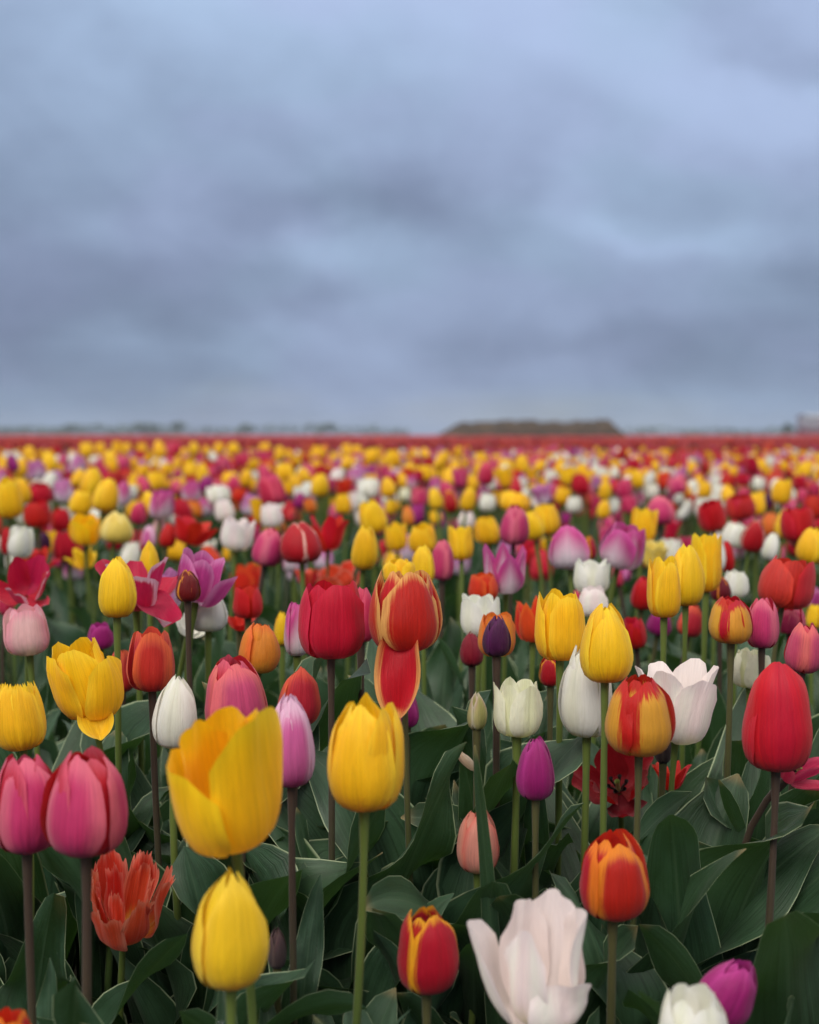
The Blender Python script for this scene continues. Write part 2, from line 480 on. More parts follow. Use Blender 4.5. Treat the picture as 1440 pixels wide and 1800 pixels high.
# flower shapes: c = radius at the mouth / greatest radius, k,p = how the tip rounds off,
# lean = outward lean of each petal (deg), ruf = wavy edge, fringe = cut edge
SH = {
    'egg':    dict(c=0.13, k=0.24, p=2.6, lean=1.5, ruf=0.025, hw=1.22),
    'oval':   dict(c=0.30, k=0.23, p=2.5, lean=2, ruf=0.03, hw=1.18),
    'cup':    dict(c=0.66, k=0.26, p=2.3, lean=3, ruf=0.03, hw=1.02),
    'peak':   dict(c=0.58, k=0.34, p=1.9, lean=2, ruf=0.03, hw=1.06),
    'vase':   dict(c=0.92, k=0.30, p=2.0, lean=4, ruf=0.04, hw=0.92),
    'peony':  dict(c=0.86, k=0.26, p=2.1, lean=4, ruf=0.10, hw=0.98),
    'goblet': dict(c=1.18, k=0.26, p=2.2, lean=6, ruf=0.07, hw=0.86),
    'point':  dict(c=0.16, k=0.36, p=1.7, lean=1, ruf=0.01, hw=1.12),
    'lily':   dict(c=1.05, k=0.50, p=1.4, lean=8, ruf=0.05, hw=0.78),
    'bowl':   dict(c=1.20, k=0.24, p=2.3, lean=16, ruf=0.06, hw=0.86),
    'splay':  dict(c=1.05, k=0.30, p=2.0, lean=33, ruf=0.12, hw=0.96),
    'ragged': dict(c=0.98, k=0.22, p=2.2, lean=12, ruf=0.16, hw=0.72, fringe=0.10),
    'fringe': dict(c=0.62, k=0.18, p=3.0, lean=2, ruf=0.03, hw=1.12, fringe=0.09),
    'ruffle': dict(c=0.55, k=0.20, p=2.6, lean=6, ruf=0.12, hw=1.0),
}


def petal_arrays(L, R, sh, az, inner, lean, rs, nu=11, nv=12, droop=0.0, zm=1.0, hm=1.0):
    c = sh['c']
    u = np.linspace(-1, 1, nu)
    s = np.linspace(0, 1, nv) ** 0.9
    k = sh['k'] * (0.85 + 0.3 * rs.random())
    vmax = 1 - k * np.abs(u) ** sh['p']
    fr = sh.get('fringe', 0)
    if fr:
        vmax = vmax - fr * rs.random(nu)
    vmax = vmax - 0.02 * rs.random() * (u > 0) - .012 * np.sin(u * 9 + rs.random() * 6) * (np.abs(u) > .15)
    v = s[:, None] * vmax[None, :]
    pv = [0, .07, .18, .38, .60, .80, 1.0]
    pr = [.08, .46, .78, 1.0, .90 + .10 * min(c, 1.05), .60 + .38 * c, c]
    pz = [0, .012, .075, .28, .54, .79, 1.0]
    rho = smooth_interp(v, pv, pr) * R
    z = smooth_interp(v, pv, pz) * L
    ir = 0.84 if inner else 1.0
    rho = rho * ir * (0.95 + 0.08 * rs.random()) * (1 + (rs.random() - .55) * .28 * np.clip(v - .62, 0, 1) / .38)
    z = z * (1.0 - 0.09 * rs.random() if not inner else 0.92 + 0.09 * rs.random()) * zm
    hw = hm * sh['hw'] * (0.95 + 0.1 * rs.random()) * (0.92 if inner else 1.0)
    half = hw * (0.5 + 0.5 * np.clip(v / 0.35, 0, 1) ** 0.7)
    U2 = np.broadcast_to(u[None, :], v.shape)
    tw = (0.06 if rs.random() > 0.3 else -0.06)
    rho = rho * (1 + tw * U2 * np.clip(v * 2, 0, 1) - 0.03 * np.exp(-(U2 / 0.13) ** 2) * np.clip(v * 3, 0, 1))
    rho = rho + R * 0.05 * np.abs(U2) ** 6 * v
    ph = rs.random(4) * 6.28
    ruf = sh['ruf']
    rho = rho + R * ruf * (np.sin(U2 * 2.6 + v * 4 + ph[0]) * 0.7 + np.sin(v * 9 + ph[1]) * np.abs(U2) ** 2 * np.sign(U2 + 1e-6)) * np.clip(v, 0, 1)
    rho = rho + R * ruf * 0.9 * np.sin(U2 * 7 + ph[2]) * np.clip(v - 0.6, 0, 1) * 2
    # fine pleats and crumples
    rho = rho + R * .010 * np.sin(U2 * 13 + ph[0] * 3 + 2 * v) * np.clip(v * 2, 0, 1)
    rho = rho + R * .026 * np.sin(U2 * 4.3 + ph[1] * 2) * np.sin(v * 6.5 + ph[2]) * np.clip(v * 1.5, 0, 1)
    cu = rs.normal(0, .10)
    rho = rho + R * cu * np.clip(v - .78, 0, 1) ** 2 * 18 * .4
    phi = az + U2 * half + 0.05 * np.sin(v * 3 + ph[3]) * v
    x, y = rho * np.cos(phi), rho * np.sin(phi)
    # lean outward about the petal's foot
    a = math.radians(lean)
    r0 = 0.08 * R
    ca, sa = math.cos(az), math.sin(az)
    rad = x * ca + y * sa - r0
    tan = -x * sa + y * ca
    aa = a * np.ones_like(v) + droop * v
    rad2 = rad * np.cos(aa) + z * np.sin(aa)
    z2 = -rad * np.sin(aa) + z * np.cos(aa)
    rad2 = rad2 + r0
    x, y = rad2 * ca - tan * sa, rad2 * sa + tan * ca
    V = np.stack([x, y, z2], -1).reshape(-1, 3)
    UV = np.stack([np.broadcast_to(u[None, :] * .5 + .5, v.shape), np.broadcast_to(s[:, None], v.shape)], -1).reshape(-1, 2)
    return V, grid_faces(nv, nu), UV


def hanging_petal(L, W, az, lean, rs, nu=13, nv=15):
    """a petal that has dropped open: bends out from its foot and hangs, hollow side out"""
    u, s = np.linspace(-1, 1, nu), np.linspace(0, 1, nv)
    a = math.radians(lean) * np.clip(s / .3, 0, 1) ** .6
    cr = np.cumsum(np.sin(a)) * L / nv
    cz = np.cumsum(np.cos(a)) * L / nv
    wd = W * np.clip(np.sin(np.pi * (.12 + .86 * s)), 0, 1) ** .55
    tan = u[None, :] * wd[:, None]
    cup = .42 * W * (np.abs(u) ** 2)[None, :] * (1 - .3 * s[:, None]) + .16 * W * np.sin(5 * s[:, None] + u[None, :] * 2.6) * s[:, None]
    rad = .004 + cr[:, None] + cup * np.cos(a)[:, None] * -1 + cup * np.sin(a)[:, None] * .2 + cup * .9
    z = cz[:, None] + cup * np.sin(a)[:, None]
    ca, sa = math.cos(az), math.sin(az)
    V = np.stack([rad * ca - tan * sa, rad * sa + tan * ca, z], -1).reshape(-1, 3)
    UV = np.stack([np.broadcast_to(u[None, :] * .5 + .5, tan.shape), np.broadcast_to(s[:, None], tan.shape)], -1).reshape(-1, 2)
    return V, grid_faces(nv, nu), UV


def flower_arrays(L, W, shape, rs, leans=None, azo=None, nu=11, nv=12, pm={}):
    sh = SH[shape]
    R = W / 2 / max(1.0, sh['c'] * (1.0 + 0.012 * sh['lean']))
    azo = rs.random() * 6.28 if azo is None else azo
    res = []
    for i in range(6):
        inner = i >= 3
        az = azo + (i % 3) * 2.0944 + (1.0472 if inner else 0) + (rs.random() - .5) * 0.16
        ln = sh['lean'] * (0.3 + 1.2 * rs.random()) if leans is None or leans[i] is None else leans[i]
        if inner and (leans is None or leans[i] is None):
            ln *= 0.7
        p = pm.get(i, {})
        if p.get('skip'):
            continue
        res.append(petal_arrays(L, R, sh, az, inner, ln, rs, nu, nv, 0.0, p.get('z', 1.0), p.get('hw', 1.0)))
    return res


def leaf_arrays(rs, L=0.3, W=0.035, nu=7, nv=18, bend=None, th0=None):
    t = np.linspace(0, 1, nv)
    u = np.linspace(-1, 1, nu)
    th0 = math.radians(rs.uniform(3, 16)) if th0 is None else th0
    th1 = math.radians(rs.uniform(8, 66)) if bend is None else bend
    th = th0 + (th1 - th0) * t ** rs.uniform(1.3, 2.6)
    if rs.random() < 0.25:
        th = th + math.radians(50) * np.clip((t - 0.7) / 0.3, 0, 1) ** 2
    ds = L / (nv - 1)
    cx = np.concatenate([[0], np.cumsum(np.sin(th[:-1]) * ds)])
    cz = np.concatenate([[0], np.cumsum(np.cos(th[:-1]) * ds)])
    side = np.cumsum(np.sin(t * 3 + rs.random() * 6) * rs.uniform(0, .012)) / nv * 3
    wd = W * np.clip(np.sin(np.pi * (0.07 + 0.93 * t) ** rs.uniform(.66, .95)), 0, 1) ** 0.62
    wd = wd * (1 + .10 * np.sin(rs.uniform(8, 16) * t + rs.random() * 6))
    wd[-1] = 0.0008
    fold = math.radians(rs.uniform(38, 58)) * (1 - t) ** 1.1 + math.radians(rs.uniform(6, 22))
    tw = rs.uniform(-0.9, 0.9) * t ** 1.5
    f1, f2 = rs.uniform(9, 19), rs.uniform(9, 19)
    p1, p2 = rs.random() * 6.28, rs.random() * 6.28
    amp = rs.uniform(.30, .90) * W
    V = np.zeros((nv, nu, 3))
    for j, uu in enumerate(u):
        a = np.abs(uu)
        lat = uu * wd * np.cos(fold * a ** .5)
        nor = a ** 1.3 * wd * np.sin(fold) * 0.9
        wav = amp * (np.sin(f1 * t + p1) if uu < 0 else np.sin(f2 * t + p2)) * a ** 1.6 * np.sin(np.pi * t) ** 0.5
        nor = nor + wav
        # frame: tangent (sin th,0,cos th), side (0,1,0), normal pointing to the stem (up side)
        l2 = lat * np.cos(tw) - nor * np.sin(tw)
        n2 = lat * np.sin(tw) + nor * np.cos(tw)
        V[:, j, 0] = cx - n2 * np.cos(th)
        V[:, j, 1] = side + l2
        V[:, j, 2] = cz + n2 * np.sin(th)
    UV = np.stack([np.broadcast_to(u[None, :] * .5 + .5, (nv, nu)), np.broadcast_to(t[:, None], (nv, nu))], -1).reshape(-1, 2)
    return V.reshape(-1, 3), grid_faces(nv, nu), UV


def stem_arrays(p0, p1, d1, r0=0.0042, r1=0.0032, ns=8, nr=9, wob=0.0):
    p0, p1, d1 = np.array(p0), np.array(p1), np.array(d1)
    Ls = np.linalg.norm(p1 - p0)
    bx, by = math.sin(p1[0] * 911 + p1[2] * 577) * .05, math.sin(p1[1] * 733 + p1[2] * 391) * .03
    c0 = p0 + np.array([bx, by, 1]) * Ls * .35
    c1 = p1 - d1 * Ls * .33
    t = np.linspace(0, 1, nr)[:, None]
    P = (1 - t) ** 3 * p0 + 3 * (1 - t) ** 2 * t * c0 + 3 * (1 - t) * t * t * c1 + t ** 3 * p1
    T = np.gradient(P, axis=0)
    T /= np.linalg.norm(T, axis=1)[:, None]
    a = np.linspace(0, 2 * np.pi, ns + 1)
    X = np.array([1.0, 0, 0])
    S = X - T * (T @ X)[:, None]
    S /= np.linalg.norm(S, axis=1)[:, None]
    B = np.cross(T, S)
    r = r0 + (r1 - r0) * t[:, 0]
    r = r * (1 + .5 * np.clip((t[:, 0] - .9) / .1, 0, 1) ** 2) * (1 + .05 * np.sin(t[:, 0] * 17 + p1[0] * 99))
    V = P[:, None, :] + r[:, None, None] * (np.cos(a)[None, :, None] * S[:, None, :] + np.sin(a)[None, :, None] * B[:, None, :])
    UV = np.stack([np.broadcast_to(a[None, :] / 6.2832, (nr, ns + 1)), np.broadcast_to(t, (nr, ns + 1))], -1).reshape(-1, 2)
    return V.reshape(-1, 3), grid_faces(nr, ns + 1), UV


# ------------------------------------------------------------------ ground and far things
def box_arrays(x0, x1, y0, y1, z0, z1):
    V = np.array([[x, y, z] for z in (z0, z1) for y in (y0, y1) for x in (x0, x1)], float)
    Q = np.array([[0, 2, 3, 1], [4, 5, 7, 6], [0, 1, 5, 4], [2, 6, 7, 3], [0, 4, 6, 2], [1, 3, 7, 5]])
    return V, Q


rs = np.random.default_rng(11)
# near soil, finely lumpy; blends into one great sheet
xs = np.concatenate([[-900, -400, -60, -12], np.linspace(-3, 3, 121), [12, 60, 400, 900]])
ys = np.concatenate([[-60, -20, -3], np.linspace(0, 5, 101), [9, 20, 60, 200, 500, 900]])
X, Y = np.meshgrid(xs, ys)
Z = 0.008 * np.sin(X * 23 + 3 * np.sin(Y * 11)) * np.sin(Y * 19 + 2 * np.sin(X * 13)) + rs.normal(0, 0.004, X.shape)
Z[(np.abs(X) > 4) | (Y > 6) | (Y < -1)] = 0
g = ob('soil', mesh_np('soil', np.stack([X, Y, Z], -1).reshape(-1, 3), grid_faces(len(ys), len(xs)), mats=[SOIL]))
tag(g, 'dark soil of the tulip field', kind='structure')

# earth mound on the horizon
MD = 110.0
a0, a1 = (757 - CX) / F * MD, (1120 - CX) / F * MD
nx, ny = 90, 20
X, Y = np.meshgrid(np.linspace(a0 - 1, a1 + 1, nx), np.linspace(MD, MD + 9, ny))
tx = np.clip((X - a0) / (a1 - a0), 0, 1)
prof = np.clip(np.minimum(tx / 0.17, (1 - tx) / 0.10), 0, 1) ** 0.8
cross = np.clip(np.sin(np.clip((Y - MD) / 9, 0, 1) * np.pi), 0, 1) ** 0.6
top = 0.64 + (HOR - 738) / F * MD
Z = prof * cross * (top * (0.96 + 0.045 * np.sin(X * .8) + 0.03 * np.sin(X * 2.9 + 1) + 0.02 * np.sin(X * 6.3))) + rs.normal(0, 0.05, X.shape) * prof * cross - 0.1 * (prof * cross < 0.01)
mo = ob('mound', mesh_np('mound', np.stack([X, Y, Z], -1).reshape(-1, 3), grid_faces(ny, nx), mats=[MOUND]))
tag(mo, 'long low dark brown earth mound on the horizon', kind='structure')


def foliage_cloud(n, rs, fn, size):
    """n leaf-clump quads at points given by fn(rs)"""
    V = np.zeros((n * 4, 3))
    for i in range(n):
        p = np.array(fn(rs))
        a, b = rs.normal(size=3), rs.normal(size=3)
        a /= np.linalg.norm(a)
        b -= a * (a @ b)
        b /= np.linalg.norm(b)
        s = size * rs.uniform(.5, 1.2)
        V[i * 4:i * 4 + 4] = [p + s * a, p + s * b * .7, p - s * a, p - s * b * .7]
    return V, np.arange(n * 4).reshape(-1, 4)


TD = 620.0
def tl_height(px):
    return 0.6 + (HOR - (749 + 2.5 * math.sin(px * .021) + 2.0 * math.sin(px * .063 + 1) + 1.5 * math.sin(px * .17))) / F * TD


def tl_pt(rs):
    px = rs.uniform(-900, 1500)
    if 1100 > px > 720:
        px -= 800
    hh = max(0.8, tl_height(px))
    if px > 1000:
        hh *= 0.75
    return ((px - CX) / F * TD, TD + rs.uniform(-8, 8), rs.uniform(0, hh))


V, Q = foliage_cloud(5200, rs, tl_pt, 1.0)
tl = ob('treeline', mesh_np('treeline', V, Q, mats=[FARGREEN], smooth=False))
tag(tl, 'far blue green treeline along the horizon', kind='stuff')


def far_tree(px, ytop, wpx, d, label):
    x = (px - CX) / F * d
    h = H + (HOR - ytop) / F * d
    R = wpx / F * d / 2
    root = ob('tree', None, None, (x, d, 0))
    root.empty_display_size = 0.5
    tag(root, label, 'tree', 'trees on the horizon')
    V, Q, UV = stem_arrays((0, 0, 0), (0.1, 0, h * .75), (0, 0, 1), 0.03 * h, 0.012 * h)
    ob('trunk', mesh_np('trunk', V, Q, UV, [BARK]), root)
    cs = [(rs.uniform(-.5, .5) * R, rs.uniform(-.5, .5) * R, h * rs.uniform(.45, .85), rs.uniform(.35, .6)) for _ in range(6)]

    def fn(rs):
        c = cs[rs.integers(6)]
        v = rs.normal(size=3)
        v *= rs.random() ** .33 / np.linalg.norm(v)
        return (c[0] + v[0] * R * c[3], c[1] + v[1] * R * c[3], min(h, c[2] + v[2] * h * .2))
    V, Q = foliage_cloud(260, rs, fn, R * .22)
    ob('crown', mesh_np('crown', V, Q, mats=[FARGREEN], smooth=False), root)


far_tree(125, 743, 34, 560, 'low round tree on the horizon near the left edge')
far_tree(258, 742, 50, 580, 'broad tree on the horizon above the splayed white edged crimson tulip')
far_tree(316, 742, 32, 570, 'narrower tree just right of the broad horizon tree')
far_tree(432, 745, 38, 590, 'hazy tree on the horizon midway between left edge and mound')
far_tree(575, 746, 44, 600, 'last hazy tree on the horizon left of the earth mound')
far_tree(1382, 744, 22, 300, 'small green tree on the horizon beside the pale building')

# pale building at the right edge
BD = 280.0
bx0 = (1421 - CX) / F * BD
by = (HOR - 733) / F * BD + H
bl = ob('building', None, None, (bx0, BD, 0))
tag(bl, 'pale farm shed with dark red base at the right edge of the horizon', 'building')
ob('wall', mesh_np('wall', *box_arrays(0, 16, 0, 9, 1.1, by), mats=[WHITEWALL], smooth=False), bl)
ob('plinth', mesh_np('plinth', *box_arrays(-0.1, 16.1, -0.1, 9.1, 0, 1.1), mats=[REDWALL], smooth=False), bl)
V = np.array([[-.3, -.4, by], [16.3, -.4, by], [16.3, 4.5, by + .5], [-.3, 4.5, by + .5], [-.3, 9.4, by], [16.3, 9.4, by],
              [-.3, -.4, by + .1], [16.3, -.4, by + .1], [16.3, 4.5, by + .6], [-.3, 4.5, by + .6], [-.3, 9.4, by + .1], [16.3, 9.4, by + .1]])
Q = np.array([[6, 7, 8, 9], [9, 8, 11, 10], [0, 3, 2, 1], [3, 4, 5, 2], [0, 1, 7, 6], [4, 10, 11, 5], [0, 6, 9, 3], [3, 9, 10, 4], [1, 2, 8, 7], [2, 5, 11, 8]])
ob('roof', mesh_np('roof', V, Q, mats=[ROOFMAT], smooth=False), bl)
for wx in (3.0, 7.5, 12.0):
    ob('window', mesh_np('window', *box_arrays(wx, wx + 1.6, -.05, .05, 1.7, 2.7), mats=[GLASS], smooth=False), bl)

# ------------------------------------------------------------------ tulips
LEAFV = []
lrs = np.random.default_rng(5)
for i in range(36):
    LEAFV.append(mesh_np('leaf', *leaf_arrays(lrs, lrs.uniform(.29, .42), lrs.uniform(.032, .056), 11, 28), mats=[LEAF]))
NARROWV = [mesh_np('leaf', *leaf_arrays(lrs, lrs.uniform(.18, .27), lrs.uniform(.013, .021), th0=0.08, bend=math.radians(lrs.uniform(8, 35))), mats=[LEAF]) for i in range(10)]
PISTIL_M = simple_mat('pistil', lin(150, 160, 90), lin(180, 184, 120), 300.0, 0.6, 0.0003)
ANTHER_M = simple_mat('anther', lin(30, 22, 30), lin(56, 44, 40), 300.0, 0.8, 0.0003)


def pistil_mesh(L):
    V, Q, UV = stem_arrays((0, 0, 0), (0, 0, L * .38), (0, 0, 1), L * .05, L * .045, 8, 4)
    return mesh_np('pistil', V, Q, UV, [PISTIL_M])


def anther_mesh(L, a):
    b = (math.cos(a) * L * .05, math.sin(a) * L * .05, L * .02)
    e = (math.cos(a) * L * .2, math.sin(a) * L * .2, L * .3)
    V, Q, UV = stem_arrays(b, e, (0, 0, 1), L * .012, L * .035, 6, 5)
    return mesh_np('stamen', V, Q, UV, [ANTHER_M])


LEAFQ = []        # leaves to be placed once every head stands
TUL = []          # records of every tulip thing
DARKSTEM = {'pink', 'crimson', 'coral', 'purple', 'salmon', 'rose', 'scarlet', 'darkred_yellow_edge', 'dark_crimson'}
BRONZE = {'lilac_pink', 'coral_red', 'red', 'red_orange_edge', 'red_yellow_edge', 'red_bright_orange_edge', 'magenta', 'flamed', 'bud', 'brown_bud'}
CACHE = {}


def shared_flower(var, shape, idx):
    key = (var, shape, idx)
    if key not in CACHE:
        r = np.random.default_rng(abs(hash((shape, idx))) % 9973 if False else (len(shape) * 131 + idx * 17 + sum(map(ord, shape))))
        CACHE[key] = [mesh_np('petal', *a, mats=[MATS[var]]) for a in flower_arrays(1.0, 1.0, shape, r, nu=7, nv=8)]
    return CACHE[key]


def tulip(var, px, py, wpx, hpx, shape='oval', d=None, label=None, tilt=(0, 0), az=None, leans=None, seed=0, foot=None,
          leaves=None, short=None, droops=(), hero=None, group=None, stem=None, lz=1.0, pm={}):
    """px,py = middle of the head in the photo; wpx,hpx its size there"""
    dyp = max(py - HOR, 8)
    if d is None:
        d = math.sqrt((F * 0.14 / dyp) * (F * 0.062 / hpx))
        d = min(max(d, F * 0.06 / dyp), F * 0.27 / dyp)
    r = np.random.default_rng(1000 + len(TUL) * 7 + seed)
    if hero is None:
        hero = d < 1.25
    L, W = hpx * d / F, wpx * d / F
    ctr = at(px, py, d)
    # tilt: (degrees to the right, degrees towards the camera)
    R3 = Matrix.Rotation(math.radians(tilt[0]), 3, 'Y') @ Matrix.Rotation(math.radians(tilt[1]), 3, 'X')
    axis = R3 @ Vector((0, 0, 1))
    base = ctr - axis * (L * .5)
    fx = base.x + (r.uniform(-.02, .02) if foot is None else (foot * d / F))
    fy = base.y + r.uniform(-.015, .02)
    root = ob('tulip', None, None, (fx, fy, 0))
    root.empty_display_size = 0.05
    off = base - root.location
    rad = 0.0031 * r.uniform(.88, 1.14)
    V, Q, UV = stem_arrays((0, 0, -0.01), tuple(off), tuple(axis), rad * 1.16, rad * .80, 8 if hero else 6, 14 if hero else 8)
    sm = stem or (STEM_D if var in DARKSTEM else STEM_B if var in BRONZE else STEM_G)
    ob('stem', mesh_np('stem', V, Q, UV, [sm]), root)
    rot = R3.to_euler()
    if hero:
        fl = flower_arrays(L, W, shape, r, leans, az, 33 if 'fringe' in SH[shape] else 15 if d < .95 else 12, 15 if d < .95 else 12, pm)
        if shape == 'ragged':      # double flower: a second ring of petals inside
            fl += flower_arrays(L * .9, W * .62, shape, r, None, None, 31, 12)
        for ai, a in enumerate(fl):
            pv = 'inner_red' if ai >= 3 and var in ('pink', 'salmon') else var
            ob('petal', mesh_np('petal', *a, mats=[MATS[pv]]), root, off, rot)
    else:
        ms = shared_flower(var, shape, int(r.integers(3)))
        rot2 = (R3 @ Matrix.Rotation(r.random() * 6.28 if az is None else az, 3, 'Z')).to_euler()
        for m_ in ms:
            ob('petal', m_, root, off, rot2, (W, W, L))
    if shape in ('bowl', 'splay', 'goblet') and hero:
        ob('pistil', pistil_mesh(L), root, off, rot)
        for i in range(6):
            ob('stamen', anther_mesh(L, i * 1.047), root, off, rot)
    for (a, ln, ls, ws) in droops:     # petals that have dropped open
        ob('petal', mesh_np('petal', *hanging_petal(L * ls, W * .5 * ws, math.radians(a), ln, r), mats=[MATS[var]]), root, off, rot)
    nl = 3 if leaves is None else leaves
    hz = base.z
    for i in range(nl):
        last = i == nl - 1 and nl > 2
        zz = hz * .28 if last else 0.0
        p = Vector((off.x * .12 if last else 0, off.y * .12 if last else 0, zz))
        LEAFQ.append((root, NARROWV if last else LEAFV, p, r.random() * 6.28 + i * 2.4, r.uniform(.88, 1.12) * min(1.0, max(.6, hz / .46)) * lz, r, root))
    TUL.append(dict(o=root, var=var, px=px, py=py, w=wpx, h=hpx, label=label, d=d))
    return root


T = tulip
# ---- the nearest flowers, left to right
T('pink', 46, 1408, 118, 182, 'oval', .80, 'pink tulip cut by the left edge, behind its matching pink twin', az=-1.15, foot=25, leaves=4, pm={i: dict(hw=.88) for i in range(3)}, leans=[0, 2, 4, 3, 2, 2])
T('pink', 150, 1408, 140, 190, 'oval', .77, 'large pink tulip with red inner petals, right one of the twin pair', az=-1.85, foot=-4, leaves=4, pm={i: dict(hw=.86) for i in range(3)}, leans=[0, 4, 2, 3, 2, 2])
T('gold', 396, 1368, 180, 262, 'peony', .72, 'big golden tulip gaping open with one petal standing tall', tilt=(-4, 20), az=-.62, leans=[3, 2, 7, 2, 3, 0], foot=30, leaves=4,
  pm={0: dict(z=1.20, hw=1.25), 1: dict(z=.92, hw=1.2), 2: dict(z=.9, hw=1.35), 3: dict(hw=1.1), 4: dict(z=.95, hw=1.15), 5: dict(skip=1)})
T('lilac_pink', 512, 1297, 84, 174, 'egg', .86, 'lilac pink tulip with pale tip behind the big golden one', az=-1.4, stem=STEM_D, foot=-2)
T('yellow', 640, 1322, 124, 204, 'oval', .79, 'tall yellow tulip with a flared petal in front of the dropped petal', az=-1.75, leans=[1, 9, 3, 8, 2, 2], foot=-40, leaves=4)
T('lemon', 405, 1628, 130, 216, 'point', .70, 'pointed yellow tulip directly below the big golden one', az=-1.3, foot=4, leaves=4)
T('parrot', 222, 1580, 128, 158, 'ragged', .93, 'ragged open orange tulip low beside the dark stem of the pink twin', tilt=(10, 24), az=-1.9, foot=-22)
T('red_yellow_edge', 750, 1668, 106, 150, 'oval', .80, 'low red tulip with yellow petal edges between the leaves', az=-1.57 + .52, foot=2, leaves=4)
T('blush', 950, 1688, 150, 226, 'peony', .73, 'large blush white tulip with one petal splayed left', tilt=(-2, 8), az=3.1, leans=[18, 3, 4, 3, 5, 3], foot=2, leaves=4,
  pm={0: dict(z=1.02, hw=1.0), 1: dict(z=.52, hw=.9), 2: dict(z=1.0), 3: dict(z=.95, hw=.8), 4: dict(z=1.0)})
T('red_bright_orange_edge', 1078, 1536, 120, 156, 'oval', .83, 'red tulip with broad orange edges above the blush white one', az=-1.25, foot=-10, leaves=4)
T('magenta', 1284, 1738, 100, 120, 'oval', .74, 'magenta tulip leaning right behind the white one at the bottom edge', tilt=(24, 4), az=-1.5, foot=-30, leaves=4)
T('white', 1216, 1806, 116, 146, 'cup', .67, 'white tulip cut off by the bottom edge of the photo', az=-1.2, leaves=4)
T('red_bright_orange_edge', 14, 1826, 84, 108, 'cup', .68, 'orange and red tulip top in the bottom left corner', az=-1, leaves=4)
T('yellow', 33, 1256, 90, 126, 'fringe', .97, 'yellow tulip with fringed petal edges at the left edge', az=-1.4, foot=-20, tilt=(-6, 0))
T('yellow', 146, 1192, 100, 140, 'ruffle', 1.02, 'loosely open yellow tulip with a hanging lower petal', tilt=(-10, 12), az=-.6, leans=[22, 4, 8, 6, 9, 3], pm={i: dict(hw=1.18) for i in range(6)},
  droops=((-70, 120, .60, .62),), foot=-12)
T('coral', 267, 1158, 80, 114, 'cup', 1.05, 'coral red tulip on a dark stem, left of the white oval one', az=-1.4, foot=10)
T('coral', 214, 1178, 48, 78, 'oval', 1.22, 'small orange coral tulip half hidden behind the green stem')
T('white', 311, 1250, 78, 132, 'egg', 1.0, 'white oval tulip below the coral red one', az=-1.5, tilt=(4, 0))
T('salmon', 411, 1222, 114, 142, 'oval', .97, 'large salmon pink tulip rising behind the big golden one', az=-1.1, tilt=(-5, 0))
T('coral', 526, 1222, 72, 108, 'egg', 1.03, 'slim coral tulip behind the pale tipped lilac pink one', az=-1.3, tilt=(4, 0))
T('crimson', 582, 1086, 116, 142, 'cup', 1.0, 'crimson cup shaped tulip beside the one with a dropped petal', az=-1.57 + .4, leans=[2, 3, 2, 3, 4, 2], foot=-14)
T('rose', 634, 1080, 50, 100, 'oval', 1.1, 'rose tulip mostly hidden behind the crimson cup')
T('red_orange_edge', 711, 1070, 122, 150, 'peak', .98, 'orange edged red tulip with one dropped petal hanging below', az=-1.57 + .42, leans=[1, 3, 4, 4, 2, 3],
  droops=((-100, 168, 1.04, .66),), foot=14, tilt=(0, -3))
T('yellow', 205, 1031, 66, 110, 'egg', 1.12, 'slender yellow tulip on a tall straight green stem', az=-1.5, foot=0)
T('crimson_white_edge', 236, 1015, 120, 100, 'splay', 1.2, 'splayed crimson tulip with white edges behind the slender yellow one', tilt=(0, 10), az=.8, leans=[50, 15, 20, 40, 10, 12],
  droops=((-40, 118, .95, .62),))
T('yellow', 262, 984, 36, 72, 'egg', 1.36, 'yellow tulip half hidden behind the splayed crimson one')
T('lilac', 352, 1012, 78, 92, 'vase', 1.24, 'lilac pink half open tulip behind a dark red bud', tilt=(12, 6), az=-.3, leans=[24, 6, 3, 8, 5, 3])
T('darkred_yellow_edge', 330, 1029, 44, 58, 'egg', 1.15, 'dark red tulip with yellow edges in front of the lilac one', az=-1.05, foot=4)
T('lilac_white', 292, 1036, 52, 76, 'vase', 1.36, 'whitish lilac tulip left of the dark red bud')
T('white', 366, 1070, 66, 82, 'egg', 1.27, 'white tulip just below the half open lilac pink one')
T('white', 336, 1098, 50, 36, 'splay', 1.32, 'white tulip shedding its petals beside the dark red stem', tilt=(20, 20))
T('pale_pink', 48, 1106, 78, 90, 'cup', 1.2, 'pale pink cup tulip near the left edge', az=-1.2, tilt=(-4, 0), foot=16)
T('magenta', 175, 1117, 44, 48, 'cup', 1.34, 'small magenta tulip behind the loosely open yellow one')
T('orange', 457, 1137, 70, 92, 'oval', 1.1, 'orange tulip above the large salmon pink one', az=-1, tilt=(6, 0))
T('red', 436, 1057, 54, 60, 'cup', 1.42, 'round red tulip above the orange one')
T('red', 420, 1092, 40, 26, 'splay', 1.46, 'red tulip with petals falling below the round red one')
T('crimson_white_edge', 46, 1024, 88, 72, 'splay', 1.36, 'star shaped crimson pink tulip with pale edges by the left edge', tilt=(14, 40), az=.4)
T('pink_white', 522, 1104, 44, 100, 'oval', 1.14, 'pink and white tulip peeking out left of the crimson cup')
T('yellow', 495, 1104, 28, 62, 'oval', 1.42, 'yellow tulip sliver between the orange and the pink white one')
T('magenta', 716, 1246, 42, 66, 'egg', 1.1, 'purple magenta tulip behind the dropped red petal')
T('yellow', 702, 1003, 52, 46, 'ruffle', 1.3, 'yellow tulip top peeking above the orange edged red one')
T('yellow', 744, 992, 44, 70, 'oval', 1.46, 'yellow tulip directly right above the orange edged red one')
